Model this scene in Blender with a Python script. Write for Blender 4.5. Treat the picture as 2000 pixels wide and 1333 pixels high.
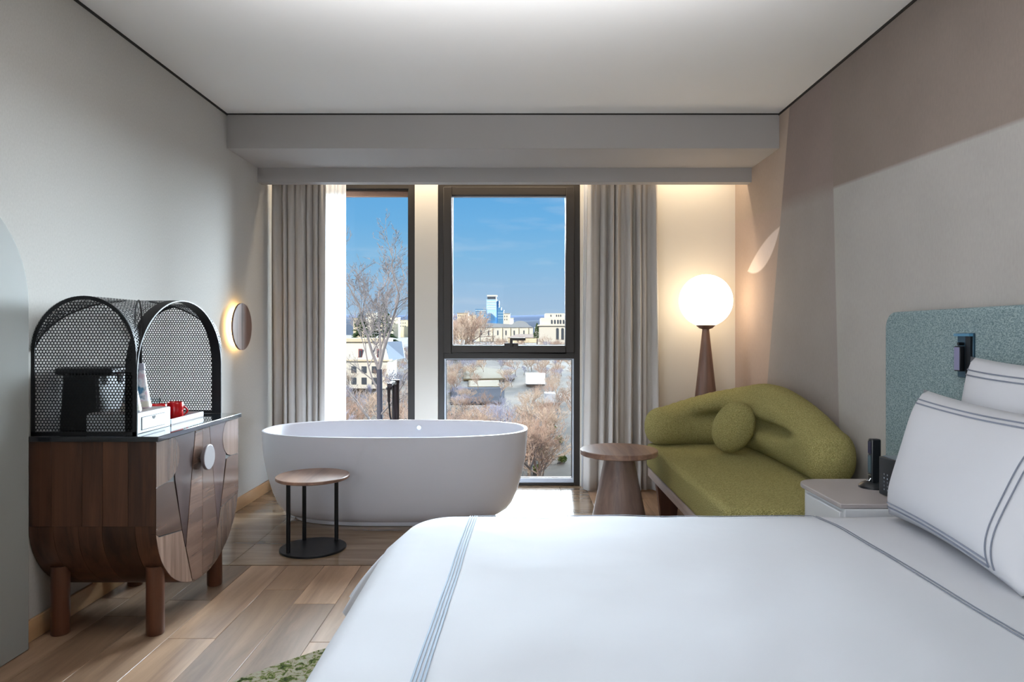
import bpy, bmesh, math, random
from mathutils import Vector, Matrix, noise as mnoise
for _o in list(bpy.data.objects): bpy.data.objects.remove(_o)
S = bpy.context.scene
COL = S.collection
pi = math.pi
rnd = random.Random(7)

def lin(c):
    return tuple(((v/255)/12.92 if v/255 <= .04045 else (((v/255)+.055)/1.055)**2.4) for v in c)

# ------------------------------------------------------------------ camera, world, lights, exposure
cd = bpy.data.cameras.new('camera'); cam = bpy.data.objects.new('camera', cd); COL.objects.link(cam)
cam.location = (0, 0, 1.2); cam.rotation_euler = (pi/2, 0, 0)
cd.sensor_width = 36; cd.lens = 36*1333/2000; cd.shift_x = -11/2000; cd.shift_y = -13.5/2000
cd.clip_start = .05; cd.clip_end = 12000
S.camera = cam
S.view_settings.view_transform = 'Standard'; S.view_settings.look = 'None'
S.view_settings.gamma = 1; S.view_settings.use_curve_mapping = False
S.view_settings.exposure = 0.0
S.cycles.max_bounces = 10; S.cycles.diffuse_bounces = 6; S.cycles.transparent_max_bounces = 12
S.cycles.sample_clamp_indirect = 6
S.cycles.use_denoising = True

W = bpy.data.worlds.new('sky'); S.world = W; W.use_nodes = True
nt = W.node_tree; nt.nodes.clear()
_out = nt.nodes.new('ShaderNodeOutputWorld'); _bg = nt.nodes.new('ShaderNodeBackground')
_tc = nt.nodes.new('ShaderNodeTexCoord'); _sx = nt.nodes.new('ShaderNodeSeparateXYZ')
_rp = nt.nodes.new('ShaderNodeValToRGB'); _nz = nt.nodes.new('ShaderNodeTexNoise'); _mp = nt.nodes.new('ShaderNodeMapping')
_mx = nt.nodes.new('ShaderNodeMixRGB'); _r2 = nt.nodes.new('ShaderNodeValToRGB')
nt.links.new(_tc.outputs['Generated'], _sx.inputs[0]); nt.links.new(_sx.outputs['Z'], _rp.inputs[0])
els = _rp.color_ramp.elements
els[0].position = 0; els[0].color = (*lin((172,199,224)), 1)
els[1].position = 1; els[1].color = (*lin((58,120,195)), 1)
for p, c in ((.045, (163,194,224)), (.11, (134,188,228)), (.16, (112,178,228)), (.22, (98,170,226)), (.4, (82,152,216))):
    e = els.new(p); e.color = (*lin(c), 1)
_mp.inputs['Scale'].default_value = (3, 3, 16)
nt.links.new(_tc.outputs['Generated'], _mp.inputs[0]); nt.links.new(_mp.outputs[0], _nz.inputs['Vector'])
_nz.inputs['Scale'].default_value = 2.3; _nz.inputs['Detail'].default_value = 6
_r2.color_ramp.elements[0].position = .55; _r2.color_ramp.elements[1].position = .85
_r2.color_ramp.elements[0].color = (0, 0, 0, 1); _r2.color_ramp.elements[1].color = (.35, .35, .35, 1)
nt.links.new(_nz.outputs[0], _r2.inputs[0]); nt.links.new(_r2.outputs[0], _mx.inputs[0])
nt.links.new(_rp.outputs[0], _mx.inputs[1]); _mx.inputs[2].default_value = (*lin((225,232,240)), 1)
nt.links.new(_mx.outputs[0], _bg.inputs[0]); _bg.inputs[1].default_value = 1.0
nt.links.new(_bg.outputs[0], _out.inputs[0])

def sun(name, to, energy, angle, color):
    l = bpy.data.lights.new(name, 'SUN'); l.energy = energy; l.angle = math.radians(angle); l.color = color
    o = bpy.data.objects.new(name, l); COL.objects.link(o)
    o.rotation_euler = Vector(to).to_track_quat('-Z', 'Y').to_euler(); o.location = (0, 0, 30); return o
def area(name, loc, to, sx, sy, energy, color, spread=180):
    l = bpy.data.lights.new(name, 'AREA'); l.shape = 'RECTANGLE'; l.size = sx; l.size_y = sy
    l.energy = energy; l.color = color; l.spread = math.radians(spread)
    o = bpy.data.objects.new(name, l); COL.objects.link(o); o.location = loc
    o.rotation_euler = Vector(to).to_track_quat('-Z', 'Y').to_euler(); return o
sun('sun', (.55, .75, -.48), 5.0, .6, (1, .95, .86))
sun('added_window_sun', (-.24, -1, -.20), 51.0, 52, (.77, .90, 1))  # added wide sun lamp, lifts the room beyond the sky's own light
area('added_ceiling_fill', (-.1, 1.85, 2.09), (0, .5, .9), 1.9, .3, 35, (.96, .97, 1), 104)  # added fill light above the view, brightens the ceiling
area('added_pillow_fill', (-1.0, -.9, 1.35), (.75, .75, -.10), 2.0, 1.5, 34, (.92, .96, 1), 120)  # added fill light behind the camera, brightens pillows and headboard
area('curtain_pocket_led', (-.1, 5.20, 2.56), (0, .10, -1), 3.5, .05, 17, (1, .84, .62))

# ------------------------------------------------------------------ helpers
ORG = {}
class MB:
    def __init__(s): s.v = []; s.f = []
    def add(s, vs, fs):
        b = len(s.v); s.v += [tuple(p) for p in vs]; s.f += [tuple(i+b for i in f) for f in fs]; return s
    def box(s, x0, x1, y0, y1, z0, z1):
        return s.add([(x0,y0,z0),(x1,y0,z0),(x1,y1,z0),(x0,y1,z0),(x0,y0,z1),(x1,y0,z1),(x1,y1,z1),(x0,y1,z1)],
                     [(0,3,2,1),(4,5,6,7),(0,1,5,4),(1,2,6,5),(2,3,7,6),(3,0,4,7)])
    def prism(s, pts, ext, cap=True):      # pts: 3d polygon, ext: extrusion vector
        n = len(pts); e = Vector(ext)
        vs = [Vector(p) for p in pts]; vs += [p+e for p in vs]
        fs = [(i, (i+1) % n, (i+1) % n+n, i+n) for i in range(n)]
        if cap: fs += [tuple(range(n))[::-1], tuple(range(n, 2*n))]
        return s.add(vs, fs)
    def tube(s, path, r, n=10, cap=True):
        P = [Vector(p) for p in path]; R = r if isinstance(r, (list, tuple)) else [r]*len(P)
        vs = []; up = None
        for i, p in enumerate(P):
            d = (P[min(i+1, len(P)-1)]-P[max(i-1, 0)]).normalized()
            if up is None: up = d.orthogonal().normalized()
            else: up = (up-d*up.dot(d)).normalized()
            q = d.cross(up)
            for k in range(n):
                a = 2*pi*k/n; vs.append(p+(up*math.cos(a)+q*math.sin(a))*R[i])
        fs = [(i*n+k, i*n+(k+1) % n, (i+1)*n+(k+1) % n, (i+1)*n+k) for i in range(len(P)-1) for k in range(n)]
        if cap: fs += [tuple(range(n))[::-1], tuple(range((len(P)-1)*n, len(P)*n))]
        return s.add(vs, fs)
    def lathe(s, prof, c, n=40, axis='z', sx=1, sy=1):   # prof: (r, h)
        vs = []
        for r, h in prof:
            for k in range(n):
                a = 2*pi*k/n; x = r*math.cos(a)*sx; y = r*math.sin(a)*sy
                vs.append((c[0]+x, c[1]+y, c[2]+h) if axis == 'z' else (c[0]+h, c[1]+x, c[2]+y) if axis == 'x' else (c[0]+x, c[1]+h, c[2]-y))
        m = len(prof)
        fs = [(i*n+k, i*n+(k+1) % n, (i+1)*n+(k+1) % n, (i+1)*n+k) for i in range(m-1) for k in range(n)]
        if prof[0][0] > 1e-6: fs.append(tuple(range(n))[::-1])
        if prof[-1][0] > 1e-6: fs.append(tuple(range((m-1)*n, m*n)))
        return s.add(vs, fs)
    def grid(s, fn, nu, nv, closeu=False):
        vs = [fn(i/(nu if closeu else nu-1), j/(nv-1)) for i in range(nu) for j in range(nv)]
        fs = []
        for i in range(nu if closeu else nu-1):
            for j in range(nv-1):
                a = i*nv+j; b = ((i+1) % nu)*nv+j; fs.append((a, b, b+1, a+1))
        return s.add(vs, fs)
    def build(s, name, mat, parent=None, smooth=None, bevel=0, seg=2, subsurf=0, solid=0, recalc=True):
        if parent is None:
            xs = [p[0] for p in s.v]; ys = [p[1] for p in s.v]; zs = [p[2] for p in s.v]
            o0 = Vector(((min(xs)+max(xs))/2, (min(ys)+max(ys))/2, min(zs)))
        else: o0 = ORG[parent.name]
        me = bpy.data.meshes.new(name); me.from_pydata([tuple(Vector(p)-o0) for p in s.v], [], s.f)
        if recalc:
            bm = bmesh.new(); bm.from_mesh(me); bmesh.ops.remove_doubles(bm, verts=bm.verts, dist=1e-6)
            bmesh.ops.recalc_face_normals(bm, faces=bm.faces); bm.to_mesh(me); bm.free()
        if smooth is not None:
            me.shade_smooth()
            if smooth < 180: me.set_sharp_from_angle(angle=math.radians(smooth))
        me.update(); me.materials.append(mat)
        o = bpy.data.objects.new(name, me); COL.objects.link(o)
        if parent is None: o.location = o0
        else: o.parent = parent
        ORG[o.name] = o0
        if bevel:
            b = o.modifiers.new('bevel', 'BEVEL'); b.width = bevel; b.segments = seg; b.limit_method = 'ANGLE'
            me.shade_smooth(); me.set_sharp_from_angle(angle=math.radians(50)); b.harden_normals = False
        if subsurf:
            m = o.modifiers.new('sub', 'SUBSURF'); m.levels = subsurf; m.render_levels = subsurf
        if solid:
            m = o.modifiers.new('solid', 'SOLIDIFY'); m.thickness = solid
        return o
def tag(o, label=None, cat=None, group=None, kind=None):
    if label: o['label'] = label
    if cat: o['category'] = cat
    if group: o['group'] = group
    if kind: o['kind'] = kind
    return o
def thing(name, label, cat, loc, group=None, kind=None):
    o = bpy.data.objects.new(name, None); COL.objects.link(o); o.location = loc; o.empty_display_size = .1
    ORG[o.name] = Vector(loc); return tag(o, label, cat, group, kind)
def sm(t): t = max(0, min(1, t)); return t*t*(3-2*t)

# materials
def mat(name, col, rough=.6, metal=0, spec=.5, emit=None, estr=0, coat=0):
    m = bpy.data.materials.new(name); m.use_nodes = True; b = m.node_tree.nodes['Principled BSDF']
    b.inputs['Base Color'].default_value = (*lin(col), 1); b.inputs['Roughness'].default_value = rough
    b.inputs['Metallic'].default_value = metal; b.inputs['Specular IOR Level'].default_value = spec
    b.inputs['Coat Weight'].default_value = coat; b.inputs['Coat Roughness'].default_value = .08
    if emit: b.inputs['Emission Color'].default_value = (*lin(emit), 1); b.inputs['Emission Strength'].default_value = estr
    return m
def N(m, t): return m.node_tree.nodes.new(t)
def L(m, a, b): m.node_tree.links.new(a, b)
def noisy(m, c1, c2, scale, stretch=(1,1,1), detail=4, p0=.3, p1=.7, rot=(0,0,0), distort=0, coords='Object', rough=.55):
    b = m.node_tree.nodes['Principled BSDF']
    tc = N(m, 'ShaderNodeTexCoord'); mp = N(m, 'ShaderNodeMapping'); nz = N(m, 'ShaderNodeTexNoise'); r = N(m, 'ShaderNodeValToRGB')
    mp.inputs['Scale'].default_value = stretch; mp.inputs['Rotation'].default_value = rot
    nz.inputs['Scale'].default_value = scale; nz.inputs['Detail'].default_value = detail; nz.inputs['Distortion'].default_value = distort
    nz.inputs['Roughness'].default_value = rough
    r.color_ramp.elements[0].position = p0; r.color_ramp.elements[1].position = p1
    r.color_ramp.elements[0].color = (*lin(c1), 1); r.color_ramp.elements[1].color = (*lin(c2), 1)
    L(m, tc.outputs[coords], mp.inputs[0]); L(m, mp.outputs[0], nz.inputs['Vector']); L(m, nz.outputs[0], r.inputs[0])
    L(m, r.outputs[0], b.inputs['Base Color'])
    return mp, nz, r
def bump(m, scale, strength, dist=.002, stretch=(1,1,1), kind='noise', rot=(0,0,0)):
    b = m.node_tree.nodes['Principled BSDF']
    tc = N(m, 'ShaderNodeTexCoord'); mp = N(m, 'ShaderNodeMapping'); mp.inputs['Scale'].default_value = stretch; mp.inputs['Rotation'].default_value = rot
    t = N(m, 'ShaderNodeTexNoise' if kind == 'noise' else 'ShaderNodeTexVoronoi'); t.inputs['Scale'].default_value = scale
    bp = N(m, 'ShaderNodeBump'); bp.inputs['Strength'].default_value = strength; bp.inputs['Distance'].default_value = dist
    L(m, tc.outputs['Object'], mp.inputs[0]); L(m, mp.outputs[0], t.inputs['Vector']); L(m, t.outputs[0], bp.inputs['Height']); L(m, bp.outputs[0], b.inputs['Normal'])
    return m
def wood(name, c1, c2, scale=9, axis='z', rough=.45, tone=True, coat=0, extra_rot=None, streak=.07):
    m = mat(name, c1, rough, coat=coat)
    st = {'x': (streak, 1, 1), 'y': (1, streak, 1), 'z': (1, 1, streak)}[axis]
    rot = extra_rot or (0, 0, 0)
    mp, nz, r = noisy(m, c1, c2, scale, st, 6, .32, .68, rot, .6, rough=.62)
    if tone:   # every piece its own tone
        oi = N(m, 'ShaderNodeObjectInfo'); hs = N(m, 'ShaderNodeHueSaturation'); mr = N(m, 'ShaderNodeMapRange')
        mr.inputs['To Min'].default_value = .62; mr.inputs['To Max'].default_value = 1.32
        L(m, oi.outputs['Random'], mr.inputs['Value']); L(m, mr.outputs[0], hs.inputs['Value']); L(m, r.outputs[0], hs.inputs['Color'])
        L(m, hs.outputs[0], m.node_tree.nodes['Principled BSDF'].inputs['Base Color'])
        vm = N(m, 'ShaderNodeVectorMath'); vm.operation = 'SCALE'; vm.inputs['Scale'].default_value = 37
        cx = N(m, 'ShaderNodeCombineXYZ'); L(m, oi.outputs['Random'], cx.inputs[0]); L(m, oi.outputs['Random'], cx.inputs[1]); L(m, oi.outputs['Random'], cx.inputs[2])
        L(m, cx.outputs[0], vm.inputs[0]); L(m, vm.outputs[0], mp.inputs['Location'])
    return m

M = {}
M['ceiling'] = mat('ceiling_paint', (244,243,241), .9, spec=.1)
M['soffit'] = mat('soffit_shade_grey', (172,168,165), .9, spec=.1)  # darker than the ceiling: the fascia's shade is put into this colour
M['wall_left'] = mat('woven_wallpaper', (186,178,166), .85, spec=.2)
noisy(M['wall_left'], (184,181,176), (192,189,184), 160, (1, 1, .5), 3, .3, .7); bump(M['wall_left'], 420, .25, .001, (1, 1, .3))
M['wall_back'] = mat('window_wall_paint', (214,207,196), .85, spec=.2)
M['shadow'] = mat('shadow_gap', (40,36,33), .9)
M['frame'] = mat('dark_bronze_frame', (45,40,36), .42, .3)
M['bead'] = mat('pale_glazing_bead', (188,192,200), .4)
M['black'] = mat('black_metal', (14,17,22), .38, .3)
M['mesh'] = mat('black_perforated_metal', (9,11,16), .5, .2)
M['tub'] = mat('matte_white_stone', (222,224,234), .38, spec=.4)
M['oak'] = wood('oak_plank', (108,83,64), (164,134,108), 9, 'y', .42, streak=.09)
M['base_oak'] = wood('oak_baseboard', (172,132,92), (196,156,114), 8, 'y', .45, tone=False)
M['walnut_v'] = wood('walnut_vertical', (48,29,20), (96,62,43), 14, 'z', .42)
M['walnut'] = wood('walnut_turned', (92,66,54), (134,102,86), 16, 'z', .42, tone=False, streak=.05)
M['walnut_top'] = wood('walnut_top', (104,78,68), (160,128,108), 13, 'y', .36, tone=False, extra_rot=(0, 0, .9))
M['walnut_pale'] = wood('walnut_pale', (112,92,84), (150,128,118), 16, 'z', .4, tone=False, streak=.05)
M['walnut_dark'] = mat('walnut_shadow_gap', (28,17,13), .7)
M['leg'] = wood('walnut_leg', (74,42,28), (104,64,44), 14, 'z', .4, tone=False)
M['veneer_a'] = wood('veneer_vertical_grain', (92,72,62), (140,116,102), 16, 'z', .16, coat=1)
M['veneer_b'] = wood('veneer_slanting_grain', (72,54,46), (114,90,78), 10, 'y', .16, coat=1, extra_rot=(.45, 0, 0))
M['veneer_c'] = wood('veneer_dark_grain', (54,40,38), (84,66,62), 16, 'z', .16, coat=1)
M['travertine'] = mat('polished_travertine', (170,150,128), .13)
noisy(M['travertine'], (98,78,60), (146,124,102), 5, (.25, 2.2, 1), 7, .3, .7, distort=.5)
M['curtain'] = bump(mat('grey_drape_fabric', (186,180,174), .9, spec=.1), 500, .3, .001)
M['sheet'] = mat('white_cotton', (196,198,204), .8, spec=.15)
bump(M['sheet'], 5, .25, .02)
M['stitch'] = mat('grey_embroidery', (112,118,132), .8); M['stitch2'] = mat('pale_blue_embroidery', (150,166,186), .8)
M['headboard'] = mat('blue_grey_upholstery', (120,140,145), .95, spec=.1)
noisy(M['headboard'], (80,101,107), (150,166,168), 135, (1, 1, 1.6), 5, .36, .64, rough=.75); bump(M['headboard'], 300, .5, .002)
M['green'] = mat('olive_boucle', (120,122,50), .95, spec=.05)
noisy(M['green'], (128,122,72), (184,174,120), 190, (1, 1, 1), 3, .3, .7); bump(M['green'], 240, .9, .006, kind='vor')
M['lacquer'] = mat('pale_lacquer', (206,208,212), .35)
M['lacquer_top'] = mat('grey_lacquer_top', (158,151,150), .4)
M['globe'] = mat('opal_globe', (255,250,240), .3, emit=(255,236,205), estr=5.0)
M['halo'] = mat('warm_led', (255,230,180), .4, emit=(255,214,140), estr=14)
M['white_box'] = mat('white_leatherette', (214,220,226), .5)
M['grey_top'] = mat('brown_grey_tray', (116,106,104), .5)
M['red'] = mat('red_ceramic', (176,20,24), .15)
M['slab'] = mat('black_glass_top', (30,34,40), .06, coat=1)
M['white_panel'] = mat('white_lacquer_panel', (146,147,144), .6, spec=.25)
M['dark_plastic'] = mat('black_plastic', (20,24,28), .35)
M['silver'] = mat('grey_display', (120,122,130), .3)
M['chrome'] = mat('chrome', (200,205,210), .15, 1)
M['bronze'] = mat('dark_bronze', (40,28,26), .35, .6)

def glassmat(name, tint=(1,1,1), gloss=.06):
    m = bpy.data.materials.new(name); m.use_nodes = True; n = m.node_tree; n.nodes.clear()
    o = n.nodes.new('ShaderNodeOutputMaterial'); t = n.nodes.new('ShaderNodeBsdfTransparent'); g = n.nodes.new('ShaderNodeBsdfGlossy')
    mx = n.nodes.new('ShaderNodeMixShader'); fr = n.nodes.new('ShaderNodeFresnel'); fr.inputs['IOR'].default_value = 1.10
    t.inputs[0].default_value = (*tint, 1); g.inputs['Roughness'].default_value = .01
    n.links.new(fr.outputs[0], mx.inputs[0]); n.links.new(t.outputs[0], mx.inputs[1]); n.links.new(g.outputs[0], mx.inputs[2]); n.links.new(mx.outputs[0], o.inputs[0]); return m
M['glass'] = glassmat('window_glass', (.98, .99, .99))
M['tumbler'] = glassmat('tumbler_glass', (.9, .93, .94))
m = bpy.data.materials.new('sheer_voile'); m.use_nodes = True; n = m.node_tree; n.nodes.clear()
o = n.nodes.new('ShaderNodeOutputMaterial'); t = n.nodes.new('ShaderNodeBsdfTransparent'); tl = n.nodes.new('ShaderNodeBsdfTranslucent'); df = n.nodes.new('ShaderNodeBsdfDiffuse')
m1 = n.nodes.new('ShaderNodeMixShader'); m2 = n.nodes.new('ShaderNodeMixShader'); m1.inputs[0].default_value = .4; m2.inputs[0].default_value = .12
tl.inputs[0].default_value = (.93,.94,.96,1); df.inputs[0].default_value = (.93,.94,.96,1)
n.links.new(tl.outputs[0], m1.inputs[1]); n.links.new(df.outputs[0], m1.inputs[2]); n.links.new(m1.outputs[0], m2.inputs[1]); n.links.new(t.outputs[0], m2.inputs[2]); n.links.new(m2.outputs[0], o.inputs[0])
M['sheer'] = m

# printed wallpaper on the right wall: large soft colour fields, world positions
def wallpaper():
    m = mat('printed_wallpaper', (150,140,130), .85, spec=.2); b = m.node_tree.nodes['Principled BSDF']
    g = N(m, 'ShaderNodeNewGeometry'); sp = N(m, 'ShaderNodeSeparateXYZ'); L(m, g.outputs['Position'], sp.inputs[0])
    Y, Z = sp.outputs['Y'], sp.outputs['Z']
    def ma(op, a, c):
        n = N(m, 'ShaderNodeMath'); n.operation = op
        for i, v in enumerate((a, c)):
            if isinstance(v, (int, float)): n.inputs[i].default_value = v
            else: L(m, v, n.inputs[i])
        return n.outputs[0]
    def step(v, w=.006):
        n = N(m, 'ShaderNodeMapRange'); n.inputs['From Min'].default_value = -w; n.inputs['From Max'].default_value = w; L(m, v, n.inputs['Value']); return n.outputs[0]
    def circ(cy, cz, r):
        dy = ma('SUBTRACT', Y, cy); dz = ma('SUBTRACT', Z, cz)
        return ma('SUBTRACT', r, ma('SQRT', ma('ADD', ma('MULTIPLY', dy, dy), ma('MULTIPLY', dz, dz)), 0))
    def mix(f, a, c):
        n = N(m, 'ShaderNodeMixRGB'); L(m, f, n.inputs[0])
        for i, v in ((1, a), (2, c)):
            if isinstance(v, tuple): n.inputs[i].default_value = (*lin(v), 1)
            else: L(m, v, n.inputs[i])
        return n.outputs[0]
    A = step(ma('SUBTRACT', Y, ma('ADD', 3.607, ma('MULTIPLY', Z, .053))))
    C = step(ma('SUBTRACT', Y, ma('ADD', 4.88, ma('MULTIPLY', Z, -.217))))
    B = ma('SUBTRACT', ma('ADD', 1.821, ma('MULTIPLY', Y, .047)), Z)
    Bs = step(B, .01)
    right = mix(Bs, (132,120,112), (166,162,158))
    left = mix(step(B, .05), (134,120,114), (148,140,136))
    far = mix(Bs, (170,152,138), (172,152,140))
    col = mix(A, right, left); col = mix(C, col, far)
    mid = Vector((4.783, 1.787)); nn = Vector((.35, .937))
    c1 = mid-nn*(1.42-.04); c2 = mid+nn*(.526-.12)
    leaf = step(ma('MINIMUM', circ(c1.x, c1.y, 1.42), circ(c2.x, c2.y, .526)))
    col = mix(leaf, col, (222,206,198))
    tc = N(m, 'ShaderNodeTexCoord'); nz = N(m, 'ShaderNodeTexNoise'); mp = N(m, 'ShaderNodeMapping'); mp.inputs['Scale'].default_value = (1, 1, .3)
    nz.inputs['Scale'].default_value = 120; L(m, tc.outputs['Object'], mp.inputs[0]); L(m, mp.outputs[0], nz.inputs['Vector'])
    n3 = N(m, 'ShaderNodeTexNoise'); n3.inputs['Scale'].default_value = 3; n3.inputs['Detail'].default_value = 5; L(m, tc.outputs['Object'], n3.inputs['Vector'])
    v = ma('ADD', ma('MULTIPLY', nz.outputs[0], .16), ma('MULTIPLY', n3.outputs[0], .22)); v = ma('ADD', v, .81)
    hs = N(m, 'ShaderNodeHueSaturation'); L(m, v, hs.inputs['Value']); L(m, col, hs.inputs['Color']); L(m, hs.outputs[0], b.inputs['Base Color'])
    bump(m, 420, .35, .001, (1, 1, .3)); return m
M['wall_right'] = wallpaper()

# ------------------------------------------------------------------ room shell
XL, XR, YB, YF, ZC = -1.909, 1.717, 5.386, -3.2, 2.648
st = lambda o: tag(o, kind='structure')
floor = st(MB().box(XL, XR, YF, 5.60, -.20, -.022).build('floor', M['shadow']))
st(MB().box(XL-.15, XR+.15, YF-.15, YB+.35, ZC, ZC+.2).build('ceiling', M['ceiling']))
st(MB().box(XL-.15, XL, YF, YB, -.2, ZC).build('wall_left', M['wall_left']))
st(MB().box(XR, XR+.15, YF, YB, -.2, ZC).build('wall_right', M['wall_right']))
st(MB().box(XL-.15, XR+.15, YF-.15, YF, -.2, ZC).build('wall_front', M['wall_left']))
# window wall: openings window_1 (x -1.66..-0.812) and window_2 (-0.63..0.493), floor to 2.385
ZW = 2.40
wb = MB()
for x0, x1, z0, z1 in ((XL-.15, -1.70, -.2, ZW), (-.812, -.63, -.2, ZW), (.493, XR+.15, -.2, ZW), (XL-.15, XR+.15, ZW, ZC)):
    wb.box(x0, x1, YB, YB+.30, z0, z1)
st(wb.build('wall_back', M['wall_back']))
# soffit: upper drop (trim_1) and lower fascia hiding the curtain pocket (trim_2)
st(MB().box(XL, XR, 4.479, 5.095, 2.42, ZC).build('trim_1', M['soffit']))
st(MB().box(XL, XR, 5.008, 5.095, 2.316, 2.42).build('trim_2', M['soffit']))
g = MB().box(XL, XL+.006, YF, 4.479, ZC-.012, ZC).box(XR-.006, XR, YF, 4.479, ZC-.012, ZC).box(XL, XR, 4.474, 4.479, ZC-.008, ZC)  # dark strips stand in for the shade of a gap at the ceiling edge
st(g.build('ceiling_shade_strip', M['shadow']))
st(MB().box(XL, XL+.014, YF, YB, 0, .085).build('baseboard_left', M['base_oak'], bevel=.003))
st(MB().box(XR-.014, XR, YF, YB, 0, .085).build('baseboard_right', M['base_oak'], bevel=.003))
# planks
def planks(x0, x1, y0, y1, w=.19, off=0, lens=None):
    x = x0
    while x < x1-.01:
        xe = min(x+w, x1)
        if x == x0 and off: xe = x0+off
        y = y1; first = True
        while y > y0+.02:
            l = rnd.uniform(1.1, 1.9)
            if first: l = rnd.uniform(.3, 1.2); first = False
            if lens:
                k = round((xe-x0)/w)
                if y == y1 and k in lens: l = y1-lens[k]
            ye = max(y0, y-l)
            mb = MB().box(x+.0008, xe-.0008, ye+.0008, y-.0008, -.02, 0)
            o = mb.build('plank', M['oak'], floor, bevel=.0012, seg=1)
            y = ye
        x = xe
planks(XL, XR, YF, 3.535, .19, .149, {2: 2.9, 3: 3.076, 4: 2.688, 5: 3.2, 6: 3.035, 7: 2.657})
planks(.533, XR, 3.545, YB, .19, .187)
for x0, x1 in ((XL, -1.5), (-1.5, .33), (.33, .533)):
    for y0, y1 in ((3.545, 4.46), (4.46, YB)):
        MB().box(x0+.001, x1-.001, y0+.001, y1-.001, -.02, 0).build('stone_tile', M['travertine'], floor, bevel=.001, seg=1)
MB().box(-.63, .493, YB+.001, YB+.16, -.02, -.001).build('stone_tile', M['travertine'], floor)
MB().box(-1.70, -.812, YB+.001, YB+.16, -.02, -.001).build('stone_tile', M['travertine'], floor)

# windows ------------------------------------------------------------------
def frame_rect(mb, x0, x1, z0, z1, w, y0, y1, wt=None, wb_=None):
    wt = wt or w; wb_ = wb_ or w
    mb.box(x0, x0+w, y0, y1, z0, z1); mb.box(x1-w, x1, y0, y1, z0, z1)
    mb.box(x0+w, x1-w, y0, y1, z1-wt, z1); mb.box(x0+w, x1-w, y0, y1, z0, z0+wb_)
w2 = thing('window_2', None, None, (-.07, YB, 0), kind='structure')
fb = MB(); frame_rect(fb, -.63, .493, 0, ZW, .046, YB+.02, YB+.14, .045, .022)
fb.box(-.584, .447, YB+.02, YB+.14, 1.005, 1.055)
fb.build('window_frame', M['frame'], w2, bevel=.003)
sb = MB(); frame_rect(sb, -.586, .447, 1.050, 2.362, .066, YB-.012, YB+.09, .068, .060)
sash = sb.build('window_sash', M['frame'], w2, bevel=.005)
b2 = MB(); frame_rect(b2, -.520, .381, 1.110, 2.294, .006, YB+.03, YB+.04)
b2.build('glazing_bead', M['bead'], sash)
MB().box(-.517, .378, YB+.055, YB+.061, 1.113, 2.291).build('pane', M['glass'], sash)
b3 = MB(); frame_rect(b3, -.584, .447, .022, 1.005, .014, YB+.03, YB+.05, .006, .034)
b3.build('glazing_bead', M['bead'], w2)
b4 = MB(); frame_rect(b4, -.570, .433, .056, .999, .006, YB+.05, YB+.06)
b4.build('gasket', M['frame'], w2)
MB().box(-.564, .427, YB+.062, YB+.068, .060, .995).build('pane', M['glass'], w2)
hb = MB().box(-.105, .005, YB-.022, YB-.012, 1.088, 1.128).box(-.060, -.038, YB-.060, YB-.022, 1.10, 1.166).box(-.060, .062, YB-.064, YB-.045, 1.150, 1.170)
tag(hb.build('window_handle', M['frame'], sash, bevel=.003), 'black lever handle')
w1 = thing('window_1', None, None, (-1.25, YB, 0), kind='structure')
fb = MB(); frame_rect(fb, -1.70, -.812, 0, ZW, .050, YB+.02, YB+.14, .048, .022)
fb.build('window_frame', M['frame'], w1, bevel=.003)
MB().box(-1.65, -.862, YB+.10, YB+.13, 2.305, 2.352).build('blind_box', mat('copper_brown_trim', (150,112,92), .5), w1, bevel=.004)
b5 = MB(); frame_rect(b5, -1.65, -.862, .022, 2.352, .010, YB+.04, YB+.05)
b5.build('gasket', M['frame'], w1)
MB().box(-1.64, -.872, YB+.055, YB+.061, .032, 2.345).build('pane', M['glass'], w1)

# curtains -----------------------------------------------------------------
def curtain(name, x0, x1, x0b, x1b, y, amp, nf, m, seed, zt=2.60, zb=.012, nu=260, nv=24, parent=None):
    r = random.Random(seed); ph = [r.uniform(0, 6.28) for _ in range(4)]
    def fn(u, v):
        z = zb+(zt-zb)*v
        s = u+.028*math.sin(2*pi*u*2.3+ph[0])+.018*math.sin(2*pi*u*5.1+ph[1]+.5*v)
        top = sm((v-.78)/.22)
        a = amp*(1-.45*top)*(.75+.35*math.sin(2*pi*u*3.1+ph[2]))
        f = math.sin(2*pi*nf*s+.5*math.sin(3*v+ph[3]))
        f = f+.10*math.sin(2*pi*nf*2*s+ph[1]+2*v)+.45*top*math.sin(2*pi*nf*1.9*u+ph[2])
        xx = (x0b+(x1b-x0b)*u)*(1-v)+(x0+(x1-x0)*u)*v
        xx += .35*amp*math.cos(2*pi*nf*s)*(.6)
        return (xx, y+a*f+.012*(1-v)*math.sin(9*u+ph[0]), z)
    return MB().grid(fn, nu, nv).build(name, m, parent, smooth=180, solid=.003)
c = thing('curtain', 'grey floor-length drape drawn to the left of the bathtub window', 'curtain', (-1.66, 5.2, 0))
curtain('drape', -1.885, -1.452, -1.875, -1.462, 5.185, .040, 7, M['curtain'], 3, parent=c)
c = thing('curtain', 'grey floor-length drape right of the tall window, behind the round wooden table', 'curtain', (.79, 5.2, 0))
curtain('drape', .545, 1.062, .50, 1.070, 5.20, .042, 8, M['curtain'], 8, parent=c)
tag(curtain('sheer_curtain', -1.53, -1.335, -1.53, -1.335, 5.305, .014, 6, M['sheer'], 5, nu=120), 'white translucent voile beside the left grey drape, glowing with daylight', 'sheer curtain')
tag(curtain('sheer_curtain', .515, .60, .495, .60, 5.305, .010, 3, M['sheer'], 6, nu=60), 'narrow strip of white voile tucked behind the right grey drape', 'sheer curtain')

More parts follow.
